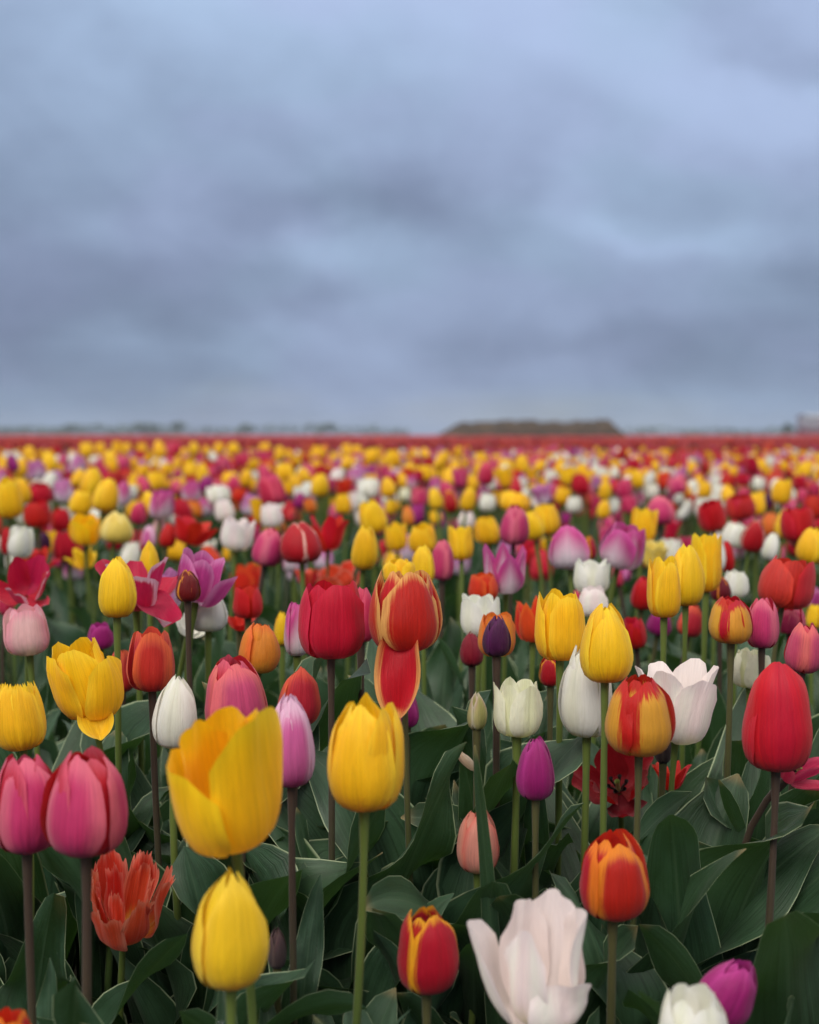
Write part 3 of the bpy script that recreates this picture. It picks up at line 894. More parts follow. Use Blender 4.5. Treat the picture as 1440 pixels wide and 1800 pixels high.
T('dark_crimson', 830, 1140, 40, 62, 'egg', 1.22, 'dark crimson tulip left of the dark purple one')
T('white', 843, 1080, 68, 76, 'vase', 1.27, 'white square topped tulip above the dark purple one', az=-1.57)
T('orange', 873, 1114, 64, 80, 'cup', 1.14, 'orange tulip cupped behind the dark purple one', hero=True)
T('purple', 873, 1115, 50, 78, 'point', 1.04, 'dark purple tulip in front of an orange one', az=-1.2, foot=-8)
T('redorange', 850, 1031, 54, 50, 'cup', 1.42, 'orange red tulip above the white square topped one')
T('redorange', 937, 1086, 60, 82, 'lily', 1.32, 'orange star petalled tulip left of the yellow pair')
T('bud', 838, 1248, 34, 70, 'point', 1.0, 'closed greenish tulip bud with a lilac tip', az=-1, foot=-4)
T('cream', 909, 1243, 80, 102, 'vase', .97, 'cream white tulip right of the greenish bud', az=-1.57 + .5, leans=[3, 2, 2, 3, 2, 4])
T('magenta', 942, 1349, 68, 114, 'egg', .92, 'magenta egg shaped tulip below the cream white one', az=-1.3, foot=-6)
T('peach', 840, 1478, 72, 112, 'oval', .93, 'peach tulip behind a narrow upright leaf', az=-1.4)
T('yellow', 985, 1098, 82, 126, 'cup', 1.04, 'yellow tulip left of its taller fatter yellow neighbour', az=-1.2, foot=-10)
T('yellow', 1064, 1129, 90, 142, 'egg', .96, 'plump yellow tulip in front of the tall white one', az=-1.45, foot=-14)
T('white', 1032, 1212, 94, 168, 'oval', 1.0, 'tall white tulip behind the plump yellow one', az=-2.3, foot=-8)
T('red_yellow_edge', 968, 1178, 38, 56, 'oval', 1.14, 'small red and yellow tulip left of the tall white one')
T('flamed', 1124, 1254, 120, 146, 'oval', .92, 'large yellow tulip flamed with red in front of a blush one', az=-1.57 + .5, foot=-14)
T('blush', 1194, 1231, 126, 146, 'goblet', .99, 'blush white flaring tulip right of the flamed one', az=-1.2, tilt=(4, 2), leans=[8, 5, 9, 4, 10, 6], foot=-18)
T('scarlet', 1366, 1256, 122, 200, 'oval', .92, 'huge scarlet tulip showing one broad petal at the right', az=-1.57, leans=[0, 0, 0, -2, -2, -2], foot=-44,
  pm={0: dict(hw=1.42, z=1.06), 1: dict(z=.9), 2: dict(z=.9), 3: dict(z=.9), 4: dict(z=.88), 5: dict(z=.9)})
T('rose', 1414, 1342, 62, 80, 'splay', .97, 'wilted rose red tulip hanging at the right edge', tilt=(38, 24), hero=True, foot=-16)
T('red_black_base', 1084, 1368, 118, 84, 'splay', 1.1, 'wide open dark red tulip with black and yellow heart low down', tilt=(-16, 40), az=.5)
T('red', 1180, 1358, 44, 56, 'splay', 1.12, 'open red tulip half hidden behind the green stem of the blush one', hero=True)
T('brown_bud', 1166, 1312, 30, 60, 'point', 1.02, 'brownish closed tulip bud between the flamed and blush tulips')
T('cream', 1319, 1173, 64, 70, 'ruffle', 1.16, 'ruffled cream tulip left of the huge scarlet one')
T('salmon', 1413, 1138, 64, 90, 'oval', 1.02, 'salmon pink tulip at the right edge above the huge scarlet one', az=-.8, tilt=(4, 0))
T('flamed', 1286, 1088, 76, 86, 'oval', 1.1, 'smaller red flamed yellow tulip touching a pink one', az=-1.1, foot=-14)
T('pink', 1340, 1094, 56, 92, 'oval', 1.13, 'pink tulip touching the smaller flamed one')
T('pink', 1388, 1090, 52, 48, 'cup', 1.34, 'pink tulip partly hidden beneath the coral red one')
T('yellow', 1168, 1031, 60, 110, 'cup', 1.15, 'lowest of three yellow tulips climbing to the right', az=-1.3, hero=True)
T('yellow', 1206, 1010, 62, 112, 'oval', 1.24, 'middle of three yellow tulips climbing to the right', hero=True)
T('yellow', 1242, 985, 52, 112, 'vase', 1.36, 'topmost of three yellow tulips climbing to the right')
T('coral_red', 1383, 1023, 92, 92, 'cup', 1.3, 'broad coral red tulip near the right edge', az=-.5, tilt=(10, 0), hero=True)
T('darkred_yellow_edge', 1267, 1034, 36, 46, 'oval', 1.45, 'dark red tulip overlapping a small white one')
T('white', 1294, 1026, 42, 50, 'cup', 1.52, 'small white tulip overlapped by a dark red one')
T('white', 1040, 1012, 62, 62, 'vase', 1.5, 'white tulip standing above a blush one, right of centre')
T('blush', 1042, 1056, 52, 56, 'cup', 1.4, 'blush tulip below a white one behind the yellow pair')
T('brown_bud', 487, 1664, 34, 78, 'point', .86, 'brown closed tulip bud low among leaves below the lilac pink one', foot=0)
# ---- behind the sharp ones: variety, x, y, width, height, shape
BACK = '''
pink_white 890 998 76 86 lily|pink_white 1000 961 72 82 oval|pink_white 1097 958 76 82 cup|pink 905 921 52 74 oval|yellow 960 911 50 56 cup
yellow 936 922 36 56 oval|yellow 810 952 42 66 vase|yellow 857 931 44 50 cup|yellow 743 946 48 50 cup|pink 778 984 42 74 oval
yellow 641 960 48 84 oval|yellow 652 908 46 62 cup|pink 472 960 54 72 oval|red_white_edge 529 953 72 76 oval|red 578 932 60 66 splay
parrot 595 1012 76 46 ragged|blush 418 938 54 58 vase|red 336 932 74 48 bowl|pale_yellow 205 926 58 58 oval|gold 150 930 52 54 vase
yellow 146 978 40 40 splay|white 37 952 42 58 cup|purple 77 951 26 34 oval|red 67 903 46 48 cup|red 107 913 34 42 cup|red 12 950 22 50 oval
yellow 142 882 40 46 cup|yellow 187 870 44 62 oval|yellow 163 846 42 58 point|yellow 14 875 52 72 cup|yellow 38 862 30 50 oval
red 70 866 44 36 cup|lilac_white 110 862 32 42 cup|pink_white 286 885 42 56 cup|rose 245 901 30 42 oval|yellow 263 885 28 46 oval
orange 333 893 48 30 cup|rose 478 861 44 58 cup|white 383 868 38 36 ruffle|blush 394 896 34 40 cup|yellow 1132 922 42 62 vase
pink 1160 896 50 54 oval|pale_yellow 1150 975 46 48 goblet|red_yellow_edge 1036 962 26 44 oval|red 1252 905 48 56 cup|coral_red 1302 890 52 44 cup
yellow 1331 885 32 42 cup|white 1290 939 44 46 cup|red_white_edge 1325 940 42 62 point|white 1357 960 30 52 oval|white 1260 974 32 62 oval
red 1278 978 28 58 oval|yellow 1376 863 34 46 cup|crimson 1402 920 56 62 cup|red 1430 890 38 46 cup|salmon 1412 938 50 54 oval
yellow 1428 958 52 68 oval|yellow 1378 920 30 54 oval|white 1236 892 28 38 cup|gold 905 881 54 38 cup|red 930 976 40 30 bowl|red 952 1000 30 30 cup
yellow 950 955 40 26 splay|coral 1215 1090 44 60 oval|crimson 1115 1112 40 56 cup|magenta 1160 1096 44 40 cup|lilac 1428 1050 30 40 cup
yellow 1432 1082 26 46 cup|white 20 985 24 40 oval|redorange 40 985 34 30 splay|red 66 980 42 40 splay|rose 12 1055 30 50 splay
lilac_pink 262 942 26 42 oval|white 240 945 28 22 splay|red 296 940 30 46 oval|rose 1012 1052 22 30 oval|lilac 1098 1006 26 34 oval
red 1130 1042 40 60 oval|rose 1085 1012 20 40 oval|white 368 958 24 24 splay|coral 540 1010 40 40 splay|pale_pink 280 930 28 40 oval
yellow 52 797 22 30 oval|yellow 8 816 24 26 cup|yellow 37 821 24 34 oval|yellow 86 812 30 38 oval|lilac_white 65 826 30 36 cup|white 84 843 24 22 cup
redorange 101 826 26 26 cup|lilac_white 137 816 26 34 cup|white 168 810 24 20 cup|yellow 152 790 24 28 cup|yellow 176 787 18 20 cup
yellow 193 806 24 32 oval|yellow 206 786 18 22 cup|pink 217 813 24 28 cup|yellow 223 787 16 20 cup|lilac_white 246 819 28 24 cup
white 268 816 24 24 cup|yellow 275 845 36 34 cup|red 220 836 26 30 cup|pink_white 217 866 28 46 oval|yellow 236 846 20 30 oval|yellow 280 790 22 34 oval
yellow 249 788 18 20 cup|rose 306 788 28 24 cup|yellow 341 788 20 26 oval|yellow 323 796 18 18 cup|pink 303 812 24 22 cup|yellow 336 826 24 28 cup
yellow 312 826 22 22 cup|white 310 842 28 20 cup|pink 312 857 26 28 cup|pink_white 336 865 32 34 cup|red 252 866 32 26 cup|yellow 356 831 24 38 oval
yellow 385 788 18 22 cup|yellow 411 788 20 22 cup|pink 393 814 24 28 cup|rose 426 808 30 28 cup|yellow 405 841 28 26 cup|yellow 433 840 24 32 oval
white 448 838 18 22 cup|yellow 466 787 20 20 cup|rose 465 806 26 24 cup|redorange 471 820 24 26 cup|yellow 492 796 20 26 oval|yellow 500 828 34 30 cup
white 528 833 18 28 oval|yellow 563 851 34 44 oval|yellow 560 796 26 24 cup|yellow 555 820 24 24 cup|white 600 832 22 22 cup|lilac_white 625 837 26 32 cup
white 652 857 30 36 cup|white 637 878 22 26 cup|magenta 526 879 20 30 oval|orange 545 888 24 28 cup|yellow 603 885 30 36 cup|yellow 682 856 26 38 oval
yellow 688 890 22 28 cup|cream 712 868 20 24 cup|orange 717 906 24 38 oval|yellow 655 801 26 28 cup|yellow 690 806 30 30 cup|redorange 421 870 28 26 cup
lilac_white 441 886 32 40 cup|coral 517 906 26 24 cup|pink 748 798 22 24 cup|yellow 745 832 32 30 cup|yellow 770 832 22 26 cup|yellow 798 829 22 32 oval
yellow 845 809 26 30 cup|rose 855 831 30 44 oval|yellow 890 818 28 26 cup|yellow 918 816 26 38 oval|red 890 842 20 24 cup|pink 876 851 26 26 cup
white 857 882 30 32 cup|yellow 765 876 26 40 oval|red_yellow_edge 791 880 28 42 oval|yellow 765 908 22 26 cup|yellow 825 876 28 46 oval
yellow 913 841 20 26 cup|lemon 935 858 24 20 cup|lilac_white 953 869 36 34 goblet|pink 941 811 26 22 cup|yellow 1000 836 32 32 cup|yellow 990 870 28 32 cup
white 1010 886 26 30 cup|pink 1030 868 26 24 cup|yellow 1064 862 24 36 oval|white 1076 888 26 28 cup|blush 820 914 30 30 cup
white 1105 850 24 30 oval|yellow 1120 841 26 36 oval|white 1145 862 28 28 cup|pink 1190 853 34 34 cup|yellow 1205 827 26 20 cup|yellow 1240 822 24 20 cup
coral 1228 840 22 24 cup|lilac_white 1265 821 26 24 cup|red 1280 845 26 28 cup|red 1303 820 22 22 cup|yellow 1332 821 34 32 cup|crimson 1306 842 26 24 cup
white 1333 850 26 24 cup|purple 1351 878 18 34 oval|yellow 1415 826 24 28 cup|pink 1428 815 20 24 cup|pink 1135 831 26 26 cup|white 1217 856 22 30 oval
yellow 1240 861 24 32 oval|white 1262 862 22 24 cup|yellow 1062 895 24 34 oval|magenta 1206 890 16 16 cup|yellow 610 790 20 22 cup|yellow 628 792 18 20 cup
'''
EXTRA_BLOOM = '''
'''
for row in BACK.replace('\n', '|').split('|'):
    row = row.split()
    if len(row) == 6:
        v, x, y, w_, h_, s_ = row
        r_ = random.Random(int(x) * 31 + int(y))
        T(v, float(x), float(y), float(w_), float(h_), s_, tilt=(r_.uniform(-15, 15), r_.uniform(-6, 14)),
          leaves=3 if float(y) > 860 else 2)

# a few more heads low between the rows, to 300 in all
MIX = ['yellow'] * 8 + ['red'] * 4 + ['pink'] * 3 + ['white'] * 3 + ['pink_white'] * 2 + ['lilac_white', 'coral', 'orange', 'redorange', 'rose', 'crimson', 'magenta', 'blush', 'red_yellow_edge', 'cream', 'salmon']
rr = random.Random(77)
tries = 0
while len(TUL) < 300 and tries < 6000:
    tries += 1
    px, py = rr.uniform(5, 1435), rr.uniform(825, 960)
    d = F * rr.uniform(.15, .21) / (py - HOR)
    hpx = F * rr.uniform(.05, .062) / d
    if any(abs(t['px'] - px) < (t['w'] + hpx * .75) * .5 and abs(t['py'] - py) < (t['h'] + hpx) * .42 for t in TUL):
        continue
    T(rr.choice(MIX), px, py, hpx * rr.uniform(.68, .85), hpx, rr.choice(['cup', 'oval', 'cup', 'vase']), d, tilt=(rr.uniform(-12, 12), rr.uniform(-5, 10)), leaves=3)

# ---- labels of the flowers in the soft band: own colour, neighbours, where
def words(v):
    return INFO[v]


def neighbour(t, dirn):
    best, bd_ = None, 1e9
    for q in TUL:
        if q is t:
            continue
        ax, ay = q['px'] - t['px'], q['py'] - t['py']
        if dirn == 'L':
            a, b = -ax, abs(ay)
        elif dirn == 'R':
            a, b = ax, abs(ay)
        elif dirn == 'B':
            a, b = ay, abs(ax)
        else:
            a, b = -ay, abs(ax)
        if a > 3 and b < a * 1.0:
            dd = math.hypot(ax, ay)
            if dd < bd_:
                best, bd_ = q, dd
    return best


def art(w_):
    return ('an ' if w_[0] in 'aeiou' else 'a ') + w_


seen = {}
for t in TUL:
    if t['label']:
        seen[t['label']] = t
for t in TUL:
    if t['label']:
        continue
    c = words(t['var'])
    n = {k: neighbour(t, k) for k in 'LRBA'}
    w3 = {k: (words(n[k]['var']) if n[k] else None) for k in n}
    size = 'small blurred ' if t['h'] < 36 else 'blurred ' if t['h'] < 56 else ''
    cands = []
    if w3['L'] and w3['R'] and w3['B']:
        cands.append(f"{size}{c} tulip between " + (f"two {w3['L']} ones" if w3['L'] == w3['R'] else f"{art(w3['L'])} and {art(w3['R'])} one") + f", above {art(w3['B'])} one")
    if w3['L'] and w3['B']:
        cands.append(f"{size}{c} tulip with {art(w3['L'])} one on its left and {art(w3['B'])} one below")
    if w3['R'] and w3['B']:
        cands.append(f"{size}{c} tulip with {art(w3['R'])} one on its right and {art(w3['B'])} one below")
    if w3['A'] and w3['R']:
        cands.append(f"{size}{c} tulip below {art(w3['A'])} one and left of {art(w3['R'])} one")
    if w3['A'] and w3['L']:
        cands.append(f"{size}{c} tulip below {art(w3['A'])} one and right of {art(w3['L'])} one")
    zone = ('at the left edge' if t['px'] < 130 else 'in the left third' if t['px'] < 480 else 'at the right edge' if t['px'] > 1310 else
            'under the earth mound' if t['px'] > 770 and t['px'] < 1110 else 'left of the mound' if t['px'] < 770 else 'right of the mound')
    for k in ('L', 'R', 'B', 'A'):
        if w3[k]:
            rel = {'L': 'right of', 'R': 'left of', 'B': 'above', 'A': 'below'}[k]
            cands.append(f"{size}{c} tulip {rel} {art(w3[k])} one {zone}")
    cands = [q + ', ' + zone if len(q.split()) + len(zone.split()) <= 16 and zone not in q else q for q in cands]
    good = [q for q in cands if len(q.split()) <= 16]
    pick = next((q for q in good if q not in seen), None)
    if pick is None:
        pick = good[-1]
    t['label'] = pick
    seen[pick] = t
for t in TUL:
    tag(t['o'], t['label'], 'tulip', 'mixed tulips in bloom')

# ---- flowerless plants that fill the foreground with leaves: x px of the foot, distance, label
def leaf_plant(px, d, n, seed, label, sc_=1.0, azs=None):
    r = np.random.default_rng(seed)
    root = ob('tulip_plant', None, None, ((px - CX) / F * d, d, 0))
    root.empty_display_size = 0.05
    tag(root, label, 'tulip plant', 'flowerless tulip plants')
    for i in range(n):
        LEAFQ.append((root, LEAFV, Vector((0, 0, 0)), r.random() * 6.28, r.uniform(.9, 1.1) * sc_ * (1.1 if d > .9 else 1.0), r, root))
    return root


for (px, d, n, sd, lab) in (
        (540, .74, 3, 1, 'leafy tulip plant without flower at the bottom, right of the pointed yellow tulip'),
        (640, .78, 3, 2, 'leafy plant at the foot of the tall yellow tulip'),
        (330, .72, 3, 3, 'leafy plant at the bottom edge left of the pointed yellow tulip'),
        (230, .86, 4, 4, 'broad leaved plant right of the ragged orange tulip'),
        (100, .82, 4, 5, 'tall leaves between the stems of the two pink twins'),
        (10, .90, 3, 6, 'leaves at the left edge below the pink twins'),
        (760, 1.0, 4, 7, 'broad leaved plant behind the low red and yellow tulip'),
        (690, 1.06, 3, 8, 'leaf clump below the dropped red petal'),
        (800, .80, 3, 9, 'leaves right of the low red and yellow tulip at the bottom'),
        (888, .895, 3, 10, 'narrow leaves beside the peach tulip'),
        (1010, .92, 3, 11, 'leaf clump left of the orange edged red tulip'),
        (1160, .86, 4, 12, 'broad leaf plant right of the orange edged red tulip'),
        (1230, .90, 4, 13, 'wavy leaved plant above the magenta tulip'),
        (1330, .86, 4, 14, 'arching leaves right of the magenta tulip'),
        (1420, .92, 4, 15, 'leaf clump at the right edge below the wilted rose red tulip'),
        (1260, 1.08, 4, 16, 'curling leaves left of the stem of the huge scarlet tulip'),
        (570, 1.02, 4, 17, 'tall leaves left of the tall yellow tulip'),
        (480, .98, 3, 18, 'leaves behind the stem of the lilac pink tulip'),
        (760, 1.2, 3, 19, 'leaves right of the orange edged red tulip with dropped petal'),
        (420, .94, 3, 20, 'leaves behind the pointed yellow tulip'),
        (1080, .74, 3, 21, 'leaves at the bottom edge below the orange edged red tulip'),
        (700, .70, 2, 22, 'leaf tips at the bottom edge under the low red tulip'),
        (1160, 1.12, 3, 23, 'leaves below the blush flaring tulip'),
        (300, 1.08, 4, 24, 'leaves around the white oval tulip'),
        (150, 1.1, 3, 25, 'leaves under the loosely open yellow tulip'),
        (900, 1.16, 3, 26, 'leaves behind the cream white tulip'),
        (610, 1.14, 4, 27, 'upright leaves between the crimson cup and the tall yellow tulip'),
        (470, 1.16, 4, 28, 'leaves under the slim coral tulip'),
        (1020, 1.12, 4, 29, 'leaves around the stem of the tall white tulip'),
        (800, 1.10, 4, 30, 'leaves below the closed greenish bud'),
        (1330, 1.18, 4, 31, 'leaves below the ruffled cream tulip'),
        (1250, 1.2, 4, 32, 'upright leaves right of the blush flaring tulip'),
        (230, 1.2, 4, 33, 'leaves around the foot of the tall straight green stem'),
        (60, 1.15, 4, 34, 'leaves below the pale pink cup tulip'),
        (680, .94, 4, 35, 'wavy leaves right of the foot of the tall yellow tulip'),
        (1120, .98, 4, 37, 'broad leaves behind the orange edged red tulip'),
        (1200, 1.0, 4, 38, 'broad wavy leaves between the blush tulip stem and the huge scarlet tulip'),
        (1390, 1.06, 4, 39, 'leaves right of the stem of the huge scarlet tulip'),
        (660, 1.2, 4, 40, 'leaves beneath the rose tulip and the crimson cup'),
        (350, 1.0, 4, 41, 'broad leaves between the white oval tulip and the ragged orange one'),
        (20, 1.05, 4, 42, 'leaves below the fringed yellow tulip'),
        (540, .9, 4, 43, 'broad leaves between the lilac pink and tall yellow stems'),
        (960, 1.0, 4, 44, 'leaves around the stem of the magenta egg shaped tulip'),
        (940, .86, 3, 36, 'leaves left of the large blush tulip')):
    q_ = leaf_plant(px, d, n, sd, lab)
    if sd == 10:
        PEACH_PLANT = q_

# place the leaves so that they grow past the flowers instead of over them
HD = np.array([(t['px'], t['py'], t['w'] * .5, t['h'] * .5, t['d']) for t in TUL if t['d'] < 2.2])
HD = HD[HD[:, 1] < 1795]
LCO = {}
for me_ in LEAFV + NARROWV:
    co = np.empty(len(me_.vertices) * 3, np.float32)
    me_.vertices.foreach_get('co', co)
    LCO[me_.name] = co.reshape(-1, 3)
cp, sp = math.cos(PITCH), math.sin(PITCH)


def covered(co, p, a, s_):
    c, s2 = math.cos(a), math.sin(a)
    x = (co[:, 0] * c - co[:, 1] * s2) * s_ + p[0]
    y = (co[:, 0] * s2 + co[:, 1] * c) * s_ + p[1]
    z = co[:, 2] * s_ + p[2] - H
    dep = y * cp - z * sp
    up = y * sp + z * cp
    u, v = CX + F * x / dep, CY - F * up / dep
    e = ((u[:, None] - HD[None, :, 0]) / HD[None, :, 2]) ** 2 + ((v[:, None] - HD[None, :, 1]) / HD[None, :, 3]) ** 2
    hit = (e < 1.1) & (y[:, None] < HD[None, :, 4] + .012)
    return hit.sum()


for (root, pool, p, a, s_, r_, _) in LEAFQ:
    best = None
    for k in range(16):
        m_ = pool[int(r_.integers(len(pool)))]
        aa = a if k == 0 else r_.random() * 6.28
        ss_ = s_ * (1 - .015 * k) * (.78 if root.location.y < .84 else .86 if root.location.y < .93 else 1.0)
        n_ = covered(LCO[m_.name], root.location + p, aa, ss_)
        if best is None or n_ < best[0]:
            best = (n_, m_, aa, ss_)
        if n_ == 0:
            break
    n_, m_, aa, ss_ = best
    if n_ > 25:
        continue
    ob('leaf', m_, root, p + Vector((math.cos(aa) * .004, math.sin(aa) * .004, 0)), (0, 0, aa), (ss_, ss_, ss_))

# rain drops lying on some of the near leaves
WATER, wg_ = new_mat('water')
wb_ = wg_.n('ShaderNodeBsdfPrincipled')
wb_.inputs['Base Color'].default_value = (.9, .95, .92, 1)
wb_.inputs['Roughness'].default_value = 0.03
wb_.inputs['Transmission Weight'].default_value = 0.95
wb_.inputs['IOR'].default_value = 1.33
wg_.link(wb_.outputs[0], wg_.n('ShaderNodeOutputMaterial').inputs[0])
th_, ph_ = np.meshgrid(np.linspace(0, np.pi, 7), np.linspace(0, 2 * np.pi, 13), indexing='ij')
DROP = mesh_np('water_drop', np.stack([np.sin(th_) * np.cos(ph_), np.sin(th_) * np.sin(ph_), np.cos(th_) * .45], -1).reshape(-1, 3), grid_faces(7, 13)[:, ::-1], mats=[WATER])
drs = random.Random(4)
nd_ = 0
for lo in [o for o in bpy.data.objects if o.name.startswith('leaf') and o.parent and .66 < o.parent.location.y < 1.0]:
    if nd_ >= 46 or drs.random() < .45:
        continue
    me_ = lo.data
    for q_ in range(drs.choice((1, 2, 3))):
        v_ = me_.vertices[drs.randrange(len(me_.vertices))]
        uu = v_.index % 11
        if uu in (0, 1, 9, 10):
            continue
        rd = drs.choice((.0009, .0012, .0016, .0035))
        n_ = v_.normal if (lo.rotation_euler.to_matrix() @ v_.normal).dot(Vector((0, -.5, .6))) > 0 else -v_.normal
        ob('water_drop', DROP, lo, v_.co + n_ * rd * .25, n_.to_track_quat('Z', 'Y').to_euler(), (rd, rd, rd))
        nd_ += 1

# one narrow leaf stands upright in front of the peach flower
nr_ = np.random.default_rng(8)
ob('leaf', mesh_np('leaf', *leaf_arrays(nr_, .42, .0085, 7, 22, bend=.10, th0=.0), mats=[LEAF]), PEACH_PLANT, (0, 0, 0),
   (Matrix.Rotation(-.045, 3, 'Y') @ Matrix.Rotation(-1.45, 3, 'Z')).to_euler())

# a pale dry petal caught among the leaves
r_ = np.random.default_rng(3)
fp = ob('fallen_petal', mesh_np('fallen_petal', *petal_arrays(.026, .008, SH['oval'], 0, False, 0, r_, 9, 9), mats=[MATS['dry']]), None, at(812, 1316, 1.0), (math.radians(20), math.radians(145), math.radians(40)))
tag(fp, 'pale dry curled petal caught between leaves below the greenish bud', 'petal')

# ------------------------------------------------------------------ masses of tulips and leaves beyond counting
VARS = ['yellow', 'red', 'pink', 'white', 'pink_white', 'lilac_white', 'coral', 'redorange', 'rose', 'crimson', 'magenta', 'blush', 'red_yellow_edge', 'orange']
WTS = np.array([19, 15, 13, 7, 8, 6, 5, 4, 10, 5, 4, 3, 2, 2], float)
WTS /= WTS.sum()


def template(shape, seed, nu, nv, npet=6):
    r = np.random.default_rng(seed)
    Vs, Qs, Us, o = [], [], [], 0
    for a in flower_arrays(1.0, 1.0, shape, r, nu=nu, nv=nv)[:npet]:
        Vs.append(a[0]); Qs.append(a[1] + o); Us.append(a[2]); o += len(a[0])
    return np.concatenate(Vs), np.concatenate(Qs), np.concatenate(Us)


def mass(name, label, pts, heights, hl, vidx, tmpls, mats, leaf_t, leaves_per, stem=True, seed=1, far_t=None, far_l=None, split=5.0):
    """one mesh of many tulips: pts (n,2), head base heights, head lengths, variety index"""
    r = np.random.default_rng(seed)
    n = len(pts)
    VV, QQ, UU, MM = [], [], [], []
    off = 0

    def add(V, Q, UV, mi):
        nonlocal off
        k, nvv = V.shape[0], V.shape[1]
        VV.append(V.reshape(-1, 3))
        QQ.append((Q[None] + (np.arange(k) * nvv)[:, None, None]).reshape(-1, 4) + off)
        UU.append(np.broadcast_to(UV[None], (k,) + UV.shape).reshape(-1, 2))
        MM.append(np.repeat(mi, len(Q)))
        off += k * nvv

    which = r.integers(len(tmpls), size=n)
    if far_t:     # plainer heads where they are only a few pixels tall
        which = np.where(pts[:, 1] > split, len(tmpls) + r.integers(len(far_t), size=n), which)
        tmpls = tmpls + far_t
    rot = r.random(n) * 6.28
    tx, ty = r.normal(0, .15, n), r.normal(0, .15, n)
    for ti, (tv, tq, tu) in enumerate(tmpls):
        sel = np.where(which == ti)[0]
        if not len(sel):
            continue
        c, s = np.cos(rot[sel])[:, None], np.sin(rot[sel])[:, None]
        w_ = (hl[sel] * r.uniform(.64, .90, len(sel)))[:, None]
        x = (tv[None, :, 0] * c - tv[None, :, 1] * s) * w_
        y = (tv[None, :, 0] * s + tv[None, :, 1] * c) * w_
        z = tv[None, :, 2] * hl[sel][:, None]
        x2 = x + z * tx[sel][:, None]
        y2 = y + z * ty[sel][:, None]
        V = np.stack([x2 + pts[sel, 0][:, None], y2 + pts[sel, 1][:, None], z + heights[sel][:, None]], -1)
        add(V, tq, tu, vidx[sel])
    nm = len(mats)
    if stem:
        sv = np.array([[-.5, 0, 0], [.5, 0, 0], [.5, 0, 1], [-.5, 0, 1], [0, -.5, 0], [0, .5, 0], [0, .5, 1], [0, -.5, 1]], float)
        sq = np.array([[0, 1, 2, 3], [4, 5, 6, 7]])
        su = sv[:, [0, 2]]
        V = sv[None] * np.stack([np.full(n, .007), np.full(n, .007), heights + .004], 1)[:, None, :]
        V = V + np.stack([pts[:, 0], pts[:, 1], np.zeros(n)], 1)[:, None, :]
        add(V, sq, su, np.full(n, nm))
    for j in range(leaves_per):
        wh = r.integers(len(leaf_t), size=n)
        if far_l:
            wh = np.where(pts[:, 1] > split, len(leaf_t) + r.integers(len(far_l), size=n), wh)
        a = r.random(n) * 6.28
        sc_ = r.uniform(.7, 1.05, n)
        for li, (lv, lq, lu) in enumerate(leaf_t + (far_l or [])):
            sel = np.where(wh == li)[0]
            if not len(sel):
                continue
            c, s = np.cos(a[sel])[:, None], np.sin(a[sel])[:, None]
            k = sc_[sel][:, None]
            V = np.stack([(lv[None, :, 0] * c - lv[None, :, 1] * s) * k + pts[sel, 0][:, None],
                          (lv[None, :, 0] * s + lv[None, :, 1] * c) * k + pts[sel, 1][:, None], lv[None, :, 2] * k + 0 * c], -1)
            add(V, lq, lu, np.full(len(sel), nm + 1))
    me = mesh_np(name, np.concatenate(VV), np.concatenate(QQ), np.concatenate(UU), list(mats) + [STEM_G, LEAF], np.concatenate(MM))
    o = ob(name, me)
    tag(o, label, kind='stuff')
    return o


lt = [leaf_arrays(np.random.default_rng(50 + i), .34, .042, 5, 9) for i in range(6)]
lt_far = [leaf_arrays(np.random.default_rng(70 + i), .36, .036, 3, 4) for i in range(4)]
mt = [template(s, 20 + i, 4, 5) for i, s in enumerate(('cup', 'oval', 'oval', 'vase', 'cup', 'egg', 'goblet', 'ruffle', 'bowl'))]
mt_far = [template(s, 40 + i, 3, 4, 3) for i, s in enumerate(('cup', 'oval', 'cup'))]
mt_mid = [template(s_, 60 + i, 3, 4) for i, s_ in enumerate(('cup', 'oval', 'vase', 'egg', 'goblet', 'ruffle', 'oval'))]
mats = [MATS[v] for v in VARS]
r = np.random.default_rng(9)


def region(n, d0, d1, fn_ok):
    out = []
    while len(out) < n:
        d = math.sqrt(r.uniform(d0 * d0, d1 * d1))
        x = r.uniform(-.36 * d - 1.2, .36 * d + 1.2)
        if fn_ok(x, d):
            out.append((x, d))
    return np.array(out)


# mixed field: beyond the counted flowers, and out of the picture to either side of them
RED0 = 9.8
def ok_mixed(x, d):
    if d < 3.6 and abs(x) > .345 * d + .06:
        return r.random() < .8
    if d < 2.3:
        return False
    if d < 3.6:
        return r.random() < .4
    if d < 4.6 and abs(x) < .33 * d:
        return r.random() < .7
    return r.random() > (d - 8.8) / 3.5


pts = region(7200, .8, 12.5, ok_mixed)
hts = np.where(r.random(len(pts)) < .5, r.normal(.44, .022, len(pts)), r.normal(.38, .04, len(pts)))
vi = r.choice(len(VARS), len(pts), p=WTS)
cell = (np.floor(pts[:, 0] / .3) * 31 + np.floor(pts[:, 1] / .45) * 17).astype(int) % 400
vi = np.where(r.random(len(pts)) < .38, r.choice(len(VARS), 400, p=WTS)[cell], vi)
hts = np.where((pts[:, 1] < 3.7) & (np.abs(pts[:, 0]) < .34 * pts[:, 1]), r.normal(.365, .025, len(pts)), hts)
hts = hts + np.where((vi == 0) & (pts[:, 1] > 3.7), .02, 0) * np.clip(2.2 - pts[:, 1] / 5, 0, 1)
mass('tulip_field', 'blurred mass of mixed yellow, red, pink and white tulips reaching back', pts, hts, r.uniform(.046, .070, len(pts)), vi, mt, mats, lt, 2, seed=4, far_t=mt_mid, far_l=lt_far)
